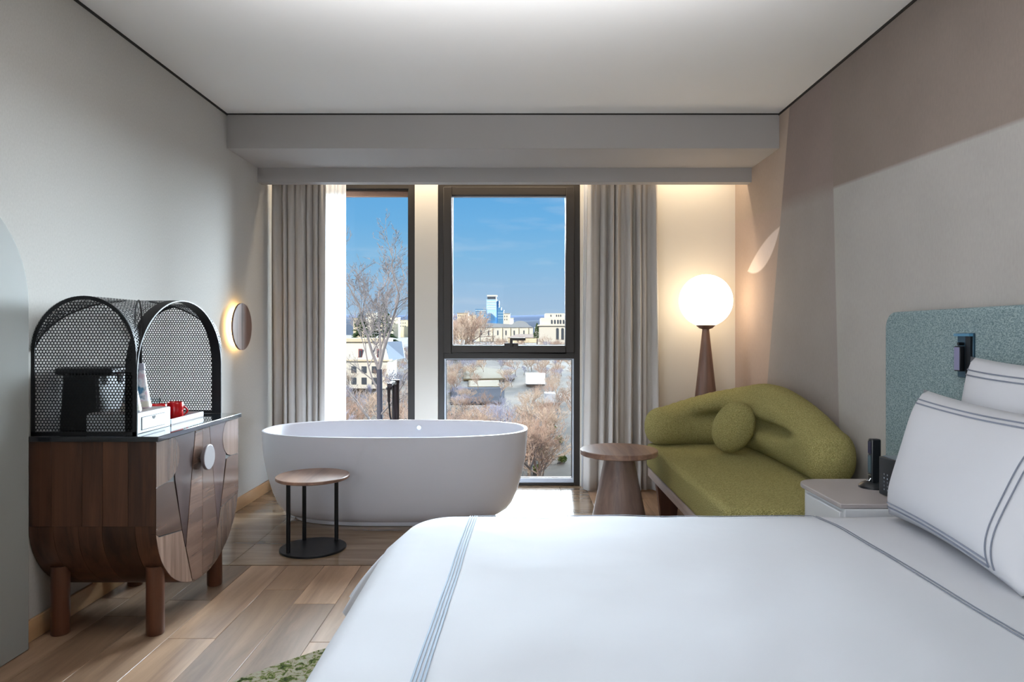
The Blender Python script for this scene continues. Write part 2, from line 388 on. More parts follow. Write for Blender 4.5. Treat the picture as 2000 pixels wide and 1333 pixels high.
# ------------------------------------------------------------------ bed
BX0, BX1, BY0, BY1, BR = -.415, 1.60, .42, 2.36, .21
ZT = .612
def sdbed(x, y):          # signed distance to rounded rectangle, negative inside
    cx, cy = (BX0+BX1)/2, (BY0+BY1)/2; qx = abs(x-cx)-(BX1-BX0)/2+BR; qy = abs(y-cy)-(BY1-BY0)/2+BR
    return math.hypot(max(qx, 0), max(qy, 0))+min(max(qx, qy), 0)-BR
def zduvet(x, y):
    d = -sdbed(x, y); t = max(0, min(1, d/.13))
    z = ZT-.075*(1-math.sqrt(max(0, 1-(1-t)**2)))-.018*(1-sm(d/.45))
    z += .006*mnoise.noise(Vector((x*2.2, y*2.2, 3)))+.003*mnoise.noise(Vector((x*7, y*5, 1)))
    return z
bed = thing('bed', 'large double bed with smooth white duvet filling the right foreground', 'bed', (.6, 1.4, 0))
MB().box(BX0+.10, 1.62, BY0+.10, BY1-.10, .10, .27).build('bed_base', mat('grey_bed_base', (120,112,106), .8), bed, bevel=.02)
MB().box(BX0+.06, 1.62, BY0+.06, BY1-.06, .27, .52).build('mattress', M['sheet'], bed, bevel=.05, seg=4)
lb = MB()
for x, y in ((BX0+.2, BY0+.2), (BX0+.2, BY1-.2), (1.5, BY0+.2), (1.5, BY1-.2)):
    MB().lathe([(.03, 0), (.03, .10)], (x, y, 0), 16).build('leg', M['black'], bed)
per = []
def roundrect(x0, x1, y0, y1, r, n=24, m=30):
    P = []
    for cx, cy, a0, (ex, ey) in ((x1-r, y1-r, 0, (x0+r, y1)), (x0+r, y1-r, pi/2, (x0, y0+r)), (x0+r, y0+r, pi, (x1-r, y0)), (x1-r, y0+r, 1.5*pi, (x1, y1-r))):
        for k in range(n+1):
            a = a0+pi/2*k/n; P.append((cx+r*math.cos(a), cy+r*math.sin(a), math.cos(a), math.sin(a)))
        px, py, nx, ny = P[-1]
        for k in range(1, m):
            t = k/m; P.append((px+(ex-px)*t, py+(ey-py)*t, nx, ny))
    return P
per = roundrect(BX0, BX1, BY0, BY1, BR)
vs = []; n = len(per)
ins = [1-(i/22)**1.6 for i in range(23)]      # 1 = skeleton, 0 = edge
rings = []
for t in ins:
    ring = []
    for (x, y, nx, ny) in per:
        sx = max(BX0+.97, min(BX1-.97, x)); sy = (BY0+BY1)/2
        xx = x+(sx-x)*t; yy = y+(sy-y)*t; ring.append((xx, yy, zduvet(xx, yy)))
    rings.append(ring)
z0e = rings[-1][0][2]
for k in range(1, 23):                        # drape down the sides
    f = k/22; ring = []
    for i, (x, y, nx, ny) in enumerate(per):
        corner = math.exp(-(((x-BX0)/.22)**2+((y-BY1-.02)/.17)**2))
        nearfoot = 1 if nx < -.2 else .6
        wave = .016*math.sin(14*(x+y*1.3)+1)*f+.012*math.sin(31*(x-y))*f*f
        out = (.018*math.sin(f*pi/2*.9)+.02*f*f)*nearfoot+wave*f+corner*(.36*f**.7*(1+.14*math.sin(26*math.atan2(y-BY1+.2, x-BX0-.2))))
        if nx > .5: out = 0.005
        ring.append((x+nx*out, y+ny*out, z0e-.012-(.30-.07*corner)*f))
    rings.append(ring)
for r in rings: vs += r
fs = [(i*n+k, i*n+(k+1) % n, (i+1)*n+(k+1) % n, (i+1)*n+k) for i in range(len(rings)-1) for k in range(n)]
duv = MB().add(vs, fs).build('duvet', M['sheet'], bed, smooth=180)
def strip(mb, pts, w, nf):          # flat ribbon along pts, lateral from tangent x normal
    P = [Vector(p) for p in pts]; vs = []
    for i, p in enumerate(P):
        d = (P[min(i+1, len(P)-1)]-P[max(i-1, 0)]).normalized(); nn = nf(p) if callable(nf) else Vector(nf); q = d.cross(nn).normalized()*w/2
        up = nn*.0012; vs += [p-q, p+q, p+q+up, p-q+up]
    m = len(P)
    fs = []
    for i in range(m-1):
        a = 4*i
        for j in range(4): fs.append((a+j, a+(j+1) % 4, a+4+(j+1) % 4, a+4+j))
    mb.add(vs, fs)
def bedline(x0, y0, x1, y1, offs, w, wav=0, n=90, sm_='stitch'):
    d = Vector((x1-x0, y1-y0)).normalized(); q = Vector((-d.y, d.x))
    for of in offs:
        mb = MB(); pts = []
        for i in range(n+1):
            t = i/n; wv = wav*math.sin(9*t*2)*.6+wav*.5*math.sin(21*t+1)
            x = x0+(x1-x0)*t+q.x*(of+wv); y = y0+(y1-y0)*t+q.y*(of+wv); pts.append((x, y, zduvet(x, y)+.0022))
        strip(mb, pts, w, (0, 0, 1)); mb.build('embroidered_line', M[sm_], duv)
bedline(-.145, 2.262, -.185, .60, (-.011, -.004, .004, .011), .0035, sm_='stitch2')
bedline(-.145, 2.262, .975, 2.258, (0, .010), .0032, .0015)
bedline(.975, 2.258, .975, .60, (0, .010), .0032, .004)

def pillow(name, label, A, B, C_, D, T, top_in=.12, bot_in=.05, far_in=None, near_in=.13, cat='pillow'):
    # A far bottom, B far top, C near bottom, D near top
    A, B, C_, D = map(Vector, (A, B, C_, D)); nrm = (C_-A).cross(B-A).normalized()
    if nrm.x > 0: nrm = -nrm
    def P(u, v, side=1, lift=0):          # u: 0 far ..1 near ; v 0 bottom..1 top
        a, b = 2*u-1, 2*v-1
        uu = .5+.5*a*(1-.075*(1-b*b)); vv = .5+.5*b*(1-.085*(1-a*a))
        p = (A*(1-uu)+C_*uu)*(1-vv)+(B*(1-uu)+D*uu)*vv
        t = T*(max(0, 1-a**4)*max(0, 1-b**4))**.62
        t *= 1+.06*mnoise.noise(Vector((u*3, v*3, T*50)))
        return p+nrm*(side*t+lift)
    root = MB(); nu, nv = 34, 26
    root.grid(lambda u, v: P(u, v, 1), nu, nv); root.grid(lambda u, v: P(u, v, -1), nu, nv)
    base = (A+C_)/2
    th = thing(name, label, cat, tuple(base))
    cv = root.build('pillowcase', M['sheet'], th, smooth=180)
    def ln(u0, v0, u1, v1, offs):
        for of in offs:
            mb = MB(); pts = []; du, dv = (0, of) if u0 != u1 and abs(u1-u0) > .3 else (of, 0)
            for i in range(61):
                t = i/60; pts.append(P(u0+(u1-u0)*t+du, v0+(v1-v0)*t+dv, 1, .0015))
            strip(mb, pts, .0046, nrm); mb.build('embroidered_line', M['stitch'], cv)
    ln(.02, 1-top_in, 1-near_in, 1-top_in, (0, .034)); ln(.02, bot_in, 1-near_in, bot_in, (0, .030)); ln(1-near_in, bot_in, 1-near_in, 1-top_in, (0, .024))
    return th
pillow('pillow', 'white pillow leaning nearest the camera, its two embroidered lines meeting in a corner', (1.215, 2.235, .612), (1.36, 2.285, 1.015), (1.12, 1.50, .612), (1.34, 1.50, .995), .095)
pillow('pillow', 'white pillow standing behind, against the blue-grey headboard', (1.44, 2.32, .620), (1.52, 2.29, 1.125), (1.44, 1.50, .620), (1.53, 1.50, 1.12), .085)
hd = thing('headboard', 'blue-grey upholstered headboard with rounded top corner on the right wall', 'headboard', (1.68, 1.5, .1))
pts = []
y0h, y1h, z0h, z1h, rh = .1, 3.06, .12, 1.297, .07
for cy, cz, a0 in ((y1h-rh, z1h-rh, 0), (y0h+rh, z1h-rh, pi/2)):
    for k in range(9):
        a = a0+pi/2*k/8; pts.append((1.645, cy+rh*math.cos(a), cz+rh*math.sin(a)))
pts += [(1.645, y0h, z0h), (1.645, y1h, z0h)]
MB().prism(pts, (.068, 0, 0)).build('upholstered_panel', M['headboard'], hd, bevel=.014, seg=4)
# reading light
rl = thing('reading_light', 'small black folding reading light mounted on the headboard', 'wall light', (1.64, 2.53, 1.04))
MB().box(1.636, 1.646, 2.452, 2.540, 1.040, 1.204).build('back_plate', mat('blue_black_metal', (50,78,94), .3, .4), rl, bevel=.002)
MB().box(1.622, 1.636, 2.452, 2.540, 1.192, 1.202).build('top_hood', mat('blue_hood', (70,120,150), .35), rl)
MB().box(1.628, 1.636, 2.454, 2.482, 1.046, 1.192).build('side_block', M['black'], rl)
MB().box(1.612, 1.630, 2.488, 2.522, 1.064, 1.156).build('lamp_head', M['black'], rl, bevel=.002)
MB().box(1.6112, 1.6120, 2.490, 2.520, 1.068, 1.152).build('lens', mat('violet_lens', (120,118,150), .3), rl)
MB().tube([(1.637, 2.505, 1.164), (1.616, 2.505, 1.164)], .006, 12).build('pivot', M['black'], rl)

# nightstand ---------------------------------------------------------------
ns = thing('nightstand', 'pale lacquered nightstand with grey top between bed and headboard end', 'nightstand', (1.4, 2.62, 0))
def nsout(x0, x1, y0, y1, r):
    P = [(x1, y0), (x1, y1)]
    for k in range(9):
        a = pi/2+pi/2*k/8; P.append((x0+r+r*math.cos(a), y1-r+r*math.sin(a)))
    P.append((x0, y0)); return P
MB().prism([(x, y, .585) for x, y in nsout(1.135, 1.64, 2.40, 2.82, .10)], (0, 0, .017)).build('table_top', M['lacquer_top'], ns, bevel=.003)
MB().prism([(x, y, .10) for x, y in nsout(1.150, 1.64, 2.40, 2.805, .09)], (0, 0, .484)).build('body', M['lacquer'], ns, bevel=.003)
MB().box(1.136, 1.152, 2.41, 2.70, .35, .572).build('drawer', M['lacquer'], ns, bevel=.003)
MB().box(1.136, 1.152, 2.41, 2.70, .115, .34).build('drawer', M['lacquer'], ns, bevel=.003)
MB().box(1.20, 1.60, 2.44, 2.76, 0, .10).build('plinth', M['black'], ns)
ph = thing('cordless_phone', 'slim black cordless handset standing on round dock on the nightstand', 'phone', (1.385, 2.66, .602))
MB().lathe([(.052, 0), (.052, .008), (.040, .018), (.030, .024), (0, .024)], (1.385, 2.66, .602), 28).build('dock', M['dark_plastic'], ph, smooth=40)
MB().box(1.372, 1.410, 2.645, 2.675, .622, .792).build('handset', M['dark_plastic'], ph, bevel=.006, seg=3)
MB().box(1.3705, 1.372, 2.649, 2.671, .735, .782).build('screen', mat('phone_screen', (24,22,48), .15), ph)
MB().box(1.3700, 1.372, 2.649, 2.671, .660, .728).build('keypad', mat('phone_keys', (58,78,86), .4), ph)
MB().box(1.3700, 1.372, 2.648, 2.672, .650, .654).build('chrome_strip', M['chrome'], ph)
MB().tube([(1.371, 2.65, .640), (1.365, 2.65, .630), (1.362, 2.66, .628), (1.365, 2.67, .630)], .0025, 8).build('cradle', M['chrome'], ph)
rd = thing('clock_radio', 'squat black clock radio on the nightstand, half hidden by the front pillow', 'radio', (1.43, 2.49, .602))
MB().prism([(x, y, .604) for x, y in ((1.352, 2.555), (1.352, 2.475), (1.362, 2.445), (1.40, 2.425), (1.50, 2.42), (1.50, 2.555))], (0, 0, .140)).build('casing', M['dark_plastic'], rd, bevel=.004, seg=3)
MB().box(1.365, 1.49, 2.44, 2.55, .744, .747).build('top_plate', mat('radio_top', (120,130,138), .3), rd)
MB().prism([(1.3785, 2.4345, .640), (1.41, 2.4213, .640), (1.47, 2.4195, .640), (1.47, 2.4225, .640), (1.41, 2.426, .640), (1.381, 2.439, .640)], (0, 0, .046)).build('display', M['silver'], rd)
MB().prism([(1.3785, 2.4340, .707), (1.41, 2.4210, .707), (1.47, 2.4190, .707), (1.47, 2.4225, .707), (1.41, 2.426, .707), (1.381, 2.439, .707)], (0, 0, .003)).build('band', M['black'], rd)
for j in range(5):
    for k in range(2):
        MB().box(1.3505, 1.352, 2.49+.022*k, 2.496+.022*k, .625+.014*j, .631+.014*j).build('button', M['chrome'], rd)

# ------------------------------------------------------------------ bathtub
TX, TY, TZ = -.801, 4.525, .577
def sup(a, n): c, s = math.cos(a), math.sin(a); return math.copysign(abs(c)**(2/n), c), math.copysign(abs(s)**(2/n), s)
def ringpt(a, ax, ay, n): c, s = sup(a, n); return TX+ax*c, TY+ay*s
tub = thing('bathtub', 'freestanding oval white stone bathtub in front of the windows', 'bathtub', (TX, TY, 0))
prof = [(0, 0, .028), (.665, .280, .028), (.695, .300, .036), (.735, .330, .062), (.765, .352, .10), (.800, .378, .178), (.836, .405, .304), (.856, .424, .416), (.864, .433, .52), (.866, .436, .569), (.866, .437, .576), (.860, .431, .579),
        (.850, .421, .578), (.843, .413, .570), (.80, .375, .42), (.72, .315, .25), (.62, .25, .16), (.45, .18, .135), (0, 0, .13)]
nn_ = 96; vs = []; fs = []
for ax, ay, z in prof:
    for k in range(nn_):
        x, y = ringpt(2*pi*k/nn_, ax, ay, 2.45); vs.append((x, y, z))
for i in range(len(prof)-1):
    for k in range(nn_): fs.append((i*nn_+k, i*nn_+(k+1) % nn_, (i+1)*nn_+(k+1) % nn_, (i+1)*nn_+k))
MB().add(vs, fs).build('tub_shell', M['tub'], tub, smooth=55)
vs = []
for ax, ay, z in ((.645, .266, 0), (.655, .272, .004), (.66, .276, .027), (0, 0, .027)):
    for k in range(nn_): x, y = ringpt(2*pi*k/nn_, ax, ay, 2.45); vs.append((x, y, z))
fs = [(i*nn_+k, i*nn_+(k+1) % nn_, (i+1)*nn_+(k+1) % nn_, (i+1)*nn_+k) for i in range(3) for k in range(nn_)]
MB().add(vs, fs).build('plinth', M['tub'], tub, smooth=40)
MB().lathe([(.025, -.002), (.025, .004), (.018, .006), (0, .006)], (TX, TY, .134), 24).build('drain', M['chrome'], tub, smooth=40)
MB().lathe([(0, -.004), (.016, -.004), (.018, 0), (.012, .003), (0, .003)], (TX+.09, TY+.398, .525), 20, 'y').build('overflow', M['chrome'], tub, smooth=40)
fc = thing('bath_faucet', 'dark bronze floor-standing bath mixer with hand shower hose behind the tub', 'faucet', (-.905, 5.06, 0))
MB().lathe([(.05, 0), (.05, .012), (.027, .014), (.027, .835), (.030, .84), (.030, .862), (0, .862)], (-.905, 5.06, 0), 24).build('column', M['bronze'], fc, smooth=40)
MB().tube([(-.905, 5.03, .835), (-.905, 4.90, .845), (-.905, 4.84, .835)], .017, 12).build('spout', M['bronze'], fc, smooth=50)
MB().tube([(-.93, 5.04, .80), (-.965, 5.02, .80)], .012, 10).build('diverter_knob', M['bronze'], fc, smooth=50)
MB().tube([(-.945, 5.01, .84), (-.945, 5.01, .70)], [.013, .010], 12).build('hand_shower', M['bronze'], fc, smooth=50)
MB().tube([(-.945, 5.01, .70), (-.935, 5.0, .60), (-.90, 5.0, .48), (-.86, 5.01, .36), (-.82, 5.05, .22), (-.86, 5.08, .10), (-.90, 5.06, .06)], .0065, 8).build('hose', M['black'], fc, smooth=50)

# side table in front of tub -------------------------------------------------
tt = thing('side_table', 'small round walnut-topped side table on three black rods before the bathtub', 'side table', (-1.143, 3.81, 0))
MB().lathe([(0, .394), (.193, .394), (.20, .398), (.20, .410), (.197, .413), (0, .413)], (-1.143, 3.81, 0), 64).build('table_top', M['walnut_top'], tt, smooth=40)
MB().lathe([(.178, 0), (.18, .002), (.18, .010), (.178, .012), (0, .012)], (-1.143, 3.815, 0), 64).build('base_plate', M['black'], tt, smooth=40)
for x, y in ((-1.245, 3.705), (-1.232, 3.94), (-1.045, 3.935)):
    MB().lathe([(.0115, .012), (.0115, .394)], (x, y, 0), 16).build('leg', M['black'], tt, smooth=50)
# coffee table
ct = thing('pedestal_table', 'round walnut pedestal table on a conical foot beside the green sofa', 'coffee table', (.616, 4.147, 0))
MB().lathe([(0, .468), (.228, .468), (.2335, .472), (.2335, .497), (.230, .501), (0, .501)], (.616, 4.147, 0), 72).build('table_top', M['walnut_top'], ct, smooth=40)
MB().lathe([(.178, 0), (.180, .003), (.088, .455), (.088, .468)], (.616, 4.147, 0), 64).build('conical_foot', M['walnut_pale'], ct, smooth=40)
# floor lamp
lp = thing('floor_lamp', 'lit white globe floor lamp on a walnut cone in the corner', 'floor lamp', (1.40, 5.08, 0))
MB().lathe([(.155, 0), (.157, .004), (.026, 1.225), (.026, 1.236)], (1.40, 5.08, 0), 48).build('conical_base', M['walnut'], lp, smooth=40)
MB().lathe([(.026, 1.236), (.048, 1.244), (.068, 1.262), (.070, 1.268), (0, 1.262)], (1.40, 5.08, 0), 40).build('globe_holder', M['walnut'], lp, smooth=40)
MB().lathe([(.195*math.sin(pi*k/32), -.195*math.cos(pi*k/32)) for k in range(33)], (1.40, 5.08, 1.449), 64).build('globe_shade', M['globe'], lp, smooth=180)

# ------------------------------------------------------------------ sofa
sf = thing('sofa', 'olive green boucle daybed sofa curving into the right corner', 'sofa', (1.28, 3.75, 0))
SZ = .46
def rb(x0, x1, y0, y1, r, n=6):
    P = []
    for cx, cy, a0 in ((x1-r, y1-r, 0), (x0+r, y1-r, pi/2), (x0+r, y0+r, pi), (x1-r, y0+r, 1.5*pi)):
        for k in range(n+1):
            a = a0+pi/2*k/n; P.append((cx+r*math.cos(a), cy+r*math.sin(a)))
    return P
MB().prism([(x, y, .295) for x, y in rb(.875, 1.69, 2.87, 4.66, .04)], (0, 0, SZ-.295)).build('seat_cushion', M['green'], sf, bevel=.028, seg=5)
MB().box(.885, 1.69, 2.89, 4.64, .235, .295).build('seat_frame', wood('ash_frame', (150,134,126), (186,170,160), 12, 'y', .5, tone=False), sf, bevel=.006)
for y0 in (3.05, 4.42):
    for x0 in (.93, 1.54):
        MB().prism([(x0, y0+.00, 0), (x0+.10, y0, 0), (x0+.13, y0, .235), (x0-.03, y0, .235)], (0, .06, 0)).build('leg', M['leg'], sf, bevel=.004)
ctrl = [(.985, 4.60), (1.12, 4.645), (1.28, 4.66), (1.42, 4.64), (1.525, 4.54), (1.565, 4.38), (1.572, 4.15), (1.57, 3.9), (1.565, 3.65), (1.55, 3.40)]
def catmull(P, t):
    n = len(P)-1; f = t*n; i = min(int(f), n-1); f -= i
    p0, p1, p2, p3 = P[max(i-1, 0)], P[i], P[i+1], P[min(i+2, n)]
    return tuple(.5*((2*b)+(-a+c)*f+(2*a-5*b+4*c-d)*f*f+(-a+3*b-3*c+d)*f**3) for a, b, c, d in zip(p0, p1, p2, p3))
tab = [catmull(ctrl, i/400) for i in range(401)]; cum = [0]
for i in range(400): cum.append(cum[-1]+math.dist(tab[i], tab[i+1]))
LT = cum[-1]
def at(s):
    s = max(0, min(LT, s)); 
    for i in range(400):
        if cum[i+1] >= s: break
    f = (s-cum[i])/(cum[i+1]-cum[i]); a, b = tab[i], tab[i+1]
    d = Vector((b[0]-a[0], b[1]-a[1])).normalized(); return Vector((a[0]+(b[0]-a[0])*f, a[1]+(b[1]-a[1])*f)), d
hk = [(0, .70), (.10, .755), (.22, .81), (.36, .862), (.46, .888), (.60, .885), (.75, .845), (.88, .79), (1, .72)]
def top(t):
    for (a, ha), (b, hb) in zip(hk, hk[1:]):
        if t <= b: f = (t-a)/(b-a); return ha+(hb-ha)*(f)
    return hk[-1][1]
topS = [sum(top(max(0, min(1, i/100+k*.012))) for k in range(-4, 5))/9 for i in range(101)]
def sback(u, v):
    e = .13                                # rounded ends
    L2 = LT+2*e; s = u*L2-e
    if s < 0: k = math.sqrt(max(0, 1-(s/e)**2)); k = max(k, .001)
    elif s > LT: k = math.sqrt(max(0, 1-((s-LT)/e)**2)); k = max(k, .001)
    else: k = 1
    p, d = at(s)
    if s < 0: p = p+d*s
    if s > LT: p = p+d*(s-LT)
    inn = Vector((d.y, -d.x))              # towards the seat
    t = max(0, min(1, s/LT)); zt = topS[int(round(t*100))]; zb = SZ-.012
    zt = zt if k == 1 else (zb+zt)/2+(zt-zb)/2*k**.8
    zb2 = zb if k == 1 else (zb+topS[int(round(t*100))])/2-(topS[int(round(t*100))]-zb)/2*k**.8
    T = .122*k
    a = 2*pi*v
    c_, s_ = sup(a, 2.35)
    z = (zt+zb2)/2+(zt-zb2)/2*s_; x = T*c_
    if c_ > 0:
        fade = sm((t-.05)/.18)*sm((.93-t)/.22)
        zc = .652
        g = math.exp(-((z-zc)/.030)**2)
        x -= .10*fade*g*k*min(1, c_*2)
        x += .028*fade*math.exp(-((z-zc-.10)/.07)**2)*k
        x += .020*fade*math.exp(-((z-zc+.10)/.07)**2)*k
    q = p+inn*x
    return (min(q.x, 1.703), q.y, z)
MB().grid(sback, 150, 73).build('backrest', M['green'], sf, smooth=180)
cu = MB().lathe([(.165*math.sin(pi*k/24), -.165*math.cos(pi*k/24)) for k in range(25)], (0, 0, 0), 40)
Rm = Matrix.Rotation(math.radians(-28), 3, 'Z') @ Matrix.Rotation(math.radians(24), 3, 'Y') @ Matrix.Diagonal((.74, .50, 1.0))
cu.v = [tuple(Rm @ Vector(p)+Vector((1.325, 4.19, .628))) for p in cu.v]
tag(cu.build('cushion', M['green'], None, smooth=180), 'oval olive green cushion leaning in the crook of the sofa', 'cushion')

# ------------------------------------------------------------------ wall lamp
wl = thing('wall_lamp', 'round wooden disc wall lamp with glowing halo on the left wall', 'wall lamp', (-1.89, 4.6, 1.25))
MB().lathe([(0, 0), (.158, 0), (.158, .012), (0, .012)], (-1.865, 4.6, 1.25), 56, 'x').build('wooden_disc', M['walnut'], wl, smooth=40)
MB().box(-1.8532, -1.8526, 4.588, 4.593, 1.093, 1.407).build('inlay_line', M['walnut_dark'], wl)
MB().lathe([(.112, 0), (.134, 0), (.134, .016), (.112, .016)], (-1.886, 4.6, 1.25), 56, 'x').build('led_ring', M['halo'], wl, smooth=40)
MB().lathe([(0, 0), (.105, 0), (.105, .044), (0, .044)], (-1.909, 4.6, 1.25), 40, 'x').build('mount', M['lacquer'], wl)
# arched white panel at left edge
pts = []
for k in range(25):
    a = pi*k/24; pts.append((-1.905, 2.193+.40*math.cos(a), 1.315+.40*math.sin(a)))
pts += [(-1.905, 1.793, .002), (-1.905, 2.593, .002)]
ap = MB().prism(pts, (.049, 0, 0)).build('arched_panel', M['white_panel'], None, bevel=.004, seg=3)
tag(ap, 'tall glossy white panel with arched top against the left wall, cut by the frame', 'panel')

# ------------------------------------------------------------------ cabinet
CX0, CX1, CY0, CY1, CH = -1.905, -1.409, 2.66, 3.446, .797
cb = thing('minibar_cabinet', 'walnut minibar cabinet with rounded belly and inlaid doors on the left wall', 'cabinet', (-1.65, 3.05, 0))
CM, CR, CZS, CV = (CY0+CY1)/2, (CY1-CY0)/2, .448, .330
def Up(a): return CM-CR*math.cos(a), CZS-CV*math.sin(a)      # a 0 (near side) .. pi (far side)
# carcass core
pts = [(CX0, CY1-.012, CH-.017), (CX0, CY0+.012, CH-.017)]
for k in range(25):
    y, z = Up(pi*k/24); pts.append((CX0, CM+(y-CM)*.97, z+.012))
MB().prism(pts, (CX1-CX0-.022, 0, 0)).build('carcass', M['walnut_dark'], cb)
# side boards (near side): vertical boards then curved boards below
bx = [-1.905, -1.832, -1.715, -1.632, -1.535, -1.432]
xe = lambda px, y=2.66: (px-1011)*y/1333
bx = [CX0, xe(100), xe(160), xe(200), xe(250), CX1-.001]
for i in range(5):
    MB().box(bx[i]+.0006, bx[i+1]-.0006, CY0, CY0+.013, CZS+.001, CH-.017).build('board', M['walnut_v'], cb, bevel=.0008, seg=1)
    MB().box(bx[i]+.0006, bx[i+1]-.0006, CY1-.013, CY1, CZS+.001, CH-.017).build('board', M['walnut_v'], cb)
bx2 = [CX0, xe(104), xe(152), xe(199), xe(264), CX1-.001]
for i in range(5):
    outer = [Up(pi*k/28) for k in range(29)]
    vs = []; x0, x1 = bx2[i]+.0006, bx2[i+1]-.0006
    for (y, z) in outer: vs += [(x0, y, z), (x1, y, z), (x1, CM+(y-CM)*.965, z+.012), (x0, CM+(y-CM)*.965, z+.012)]
    fs = []
    for k in range(28):
        a = 4*k
        for j in range(4): fs.append((a+j, a+(j+1) % 4, a+4+(j+1) % 4, a+4+j))
    fs += [(0, 1, 2, 3), (4*28+3, 4*28+2, 4*28+1, 4*28)]
    MB().add(vs, fs).build('curved_board', M['walnut_v'], cb, smooth=30)
# doors (facing +x) : base door and veneer pieces
def uz(y):                                # bottom outline height at y
    c = (CM-y)/CR; c = max(-1, min(1, c)); return CZS-CV*math.sqrt(max(0, 1-c*c))
def door(near):
    ya, yb = (CY0+.002, CM-.0015) if near else (CM+.0015, CY1-.002)
    n = 22; ys = [ya+(yb-ya)*k/n for k in range(n+1)]
    pts = [(CX1-.020, ya, CH-.02), *[(CX1-.020, y, uz(y)+.002) for y in ys], (CX1-.020, yb, CH-.02)]
    d = MB().prism(pts, (.016, 0, 0)).build('door', M['walnut_dark'], cb)
    def fl(y): return y if near else 2*CM-y
    def piece(poly, m, t, clip=True):
        P = []
        for (y, z) in poly:
            y = max(min(y, CM-.0015), CY0+.002)
            P.append((CX1-.004, fl(y), max(z, uz(fl(y))+.002)))
        MB().prism(P, (t, 0, 0)).build('veneer_piece', m, d)
    zt = CH-.021; low = lambda a, b, k=14: [(a+(b-a)*i/k, uz(a+(b-a)*i/k)+.002) for i in range(k+1)]
    ce = (2.752, .700, .092)
    circ = [(ce[0]+ce[2]*math.cos(t_), ce[1]+ce[2]*math.sin(t_)) for t_ in [2*pi*i/36 for i in range(36)]]
    circ = [(y, min(z, zt)) for y, z in circ if y > 2.662] 
    arc = [(ce[0]+ce[2]*math.cos(t_), ce[1]+ce[2]*math.sin(t_)) for t_ in [math.radians(60-150*i/12) for i in range(13)]]
    piece([(2.662, zt), (2.662, .600), (2.752, .606), *[(y, min(z, zt)) for y, z in arc[::-1]][1:-1], (2.80, zt)], M['veneer_a'], .0040)
    g = .0026
    piece([(2.80+g, zt), *[(y+g, min(z, zt)) for y, z in arc if y > 2.80 and z < zt], (2.812, .60), (2.87, .377), (2.899, .296), (2.951-g, .59), (2.984-g, zt)], M['veneer_c'], .0032)
    piece([(2.662, .597), (2.752, .603), (2.798, .606-.01), (2.865, .379), (2.683, .405), (2.662, .408)], M['veneer_b'], .0036)
    piece([(2.662, .403), (2.683, .400), (2.866, .374), (2.8945, .292), (2.956, uz(2.956)+.002), *low(2.956, 2.664)[1:]], M['veneer_a'], .0032)
    piece([(2.984+g, zt), (2.951+g, .59), (2.90+g, .293), (2.958+g, uz(2.96)+.002), *low(2.96, CM-.0015)[1:], (CM-.0015, zt)], M['veneer_b'], .0040)
door(True); door(False)
MB().lathe([(0, 0), (.024, 0), (.024, .016), (.054, .018), (.056, .020), (.056, .030), (.053, .032), (0, .032)], (CX1, CM, .650), 44, 'x').build('knob', mat('grey_lilac_knob', (104,95,97), .5), cb, smooth=30)
MB().box(CX0, CX1+.012, CY0-.008, CY1+.008, CH-.017, CH+.004).build('worktop', M['slab'], cb, bevel=.002)
for x, y in ((-1.452, 2.735), (-1.832, 2.735), (-1.452, 3.27), (-1.832, 3.27)):
    zt_ = uz(y)+.02
    MB().lathe([(.032, 0), (.034, .004), (.034, zt_)], (x, y, 0), 28).build('leg', M['leg'], cb, smooth=40)
# perforated hood -------------------------------------------------------------
HX0, HX1, HY0, HY1 = -1.902, -1.490, 2.668, 3.430
ZB = CH+.0045
hm, hr = (HY0+HY1)/2, (HY1-HY0)/2; bm_, br = (HX0+HX1)/2, (HX1-HX0)/2
hA = lambda y: 1.05+.300*math.sqrt(max(0, 1-((y-hm)/hr)**2))
hB = lambda x: 1.13+.220*math.sqrt(max(0, 1-((x-bm_)/br)**2))
hood = thing('perforated_hood', 'black perforated metal hood with crossed arches on top of the walnut cabinet', 'hood', (bm_, hm, ZB))
def perf(mb, fn, U, V, inside, p=.0127, r=.0051):
    R = p/math.sqrt(3); nj = int(V/(p*.866))+2; ni = int(U/p)+2
    for j in range(nj):
        for i in range(ni):
            cu_, cv_ = (i+.5*(j % 2))*p, j*p*.866
            if not inside(cu_, cv_): continue
            vs = [fn(cu_+q*math.sin(pi/3*k), cv_+q*math.cos(pi/3*k)) for q in (R, r) for k in range(6)]
            mb.add(vs, [(k, (k+1) % 6, (k+1) % 6+6, k+6) for k in range(6)])
for yy in (HY0, HY1):
    mb = MB()
    perf(mb, lambda u, v: (HX0+u, yy, ZB+v), HX1-HX0, .6, lambda u, v: .010 < u < HX1-HX0-.010 and v > .012 and ZB+v < hB(HX0+u)-.012)
    mb.build('perforated_panel', M['mesh'], hood, recalc=False)
    outl = [(HX0, ZB)]+[(bm_-br*math.cos(pi*k/28), 1.13+.22*math.sin(pi*k/28)) for k in range(29)]+[(HX1, ZB)]
    inn = [(HX0+.015, ZB)]+[(bm_-(br-.015)*math.cos(pi*k/28), 1.13+.205*math.sin(pi*k/28)) for k in range(29)]+[(HX1-.015, ZB)]
    for a_, b_ in ((-.002, .002),):
        vs = []
        for (xo, zo), (xi, zi) in zip(outl, inn): vs += [(xo, yy+a_, zo), (xi, yy+a_, zi), (xi, yy+b_, zi), (xo, yy+b_, zo)]
        fs = []
        for k in range(len(outl)-1):
            a = 4*k
            for j in range(4): fs.append((a+j, a+(j+1) % 4, a+4+(j+1) % 4, a+4+j))
        MB().add(vs, fs).box(HX0, HX1, yy-.002, yy+.002, ZB, ZB+.016).build('panel_frame', M['mesh'], hood)
mb = MB()
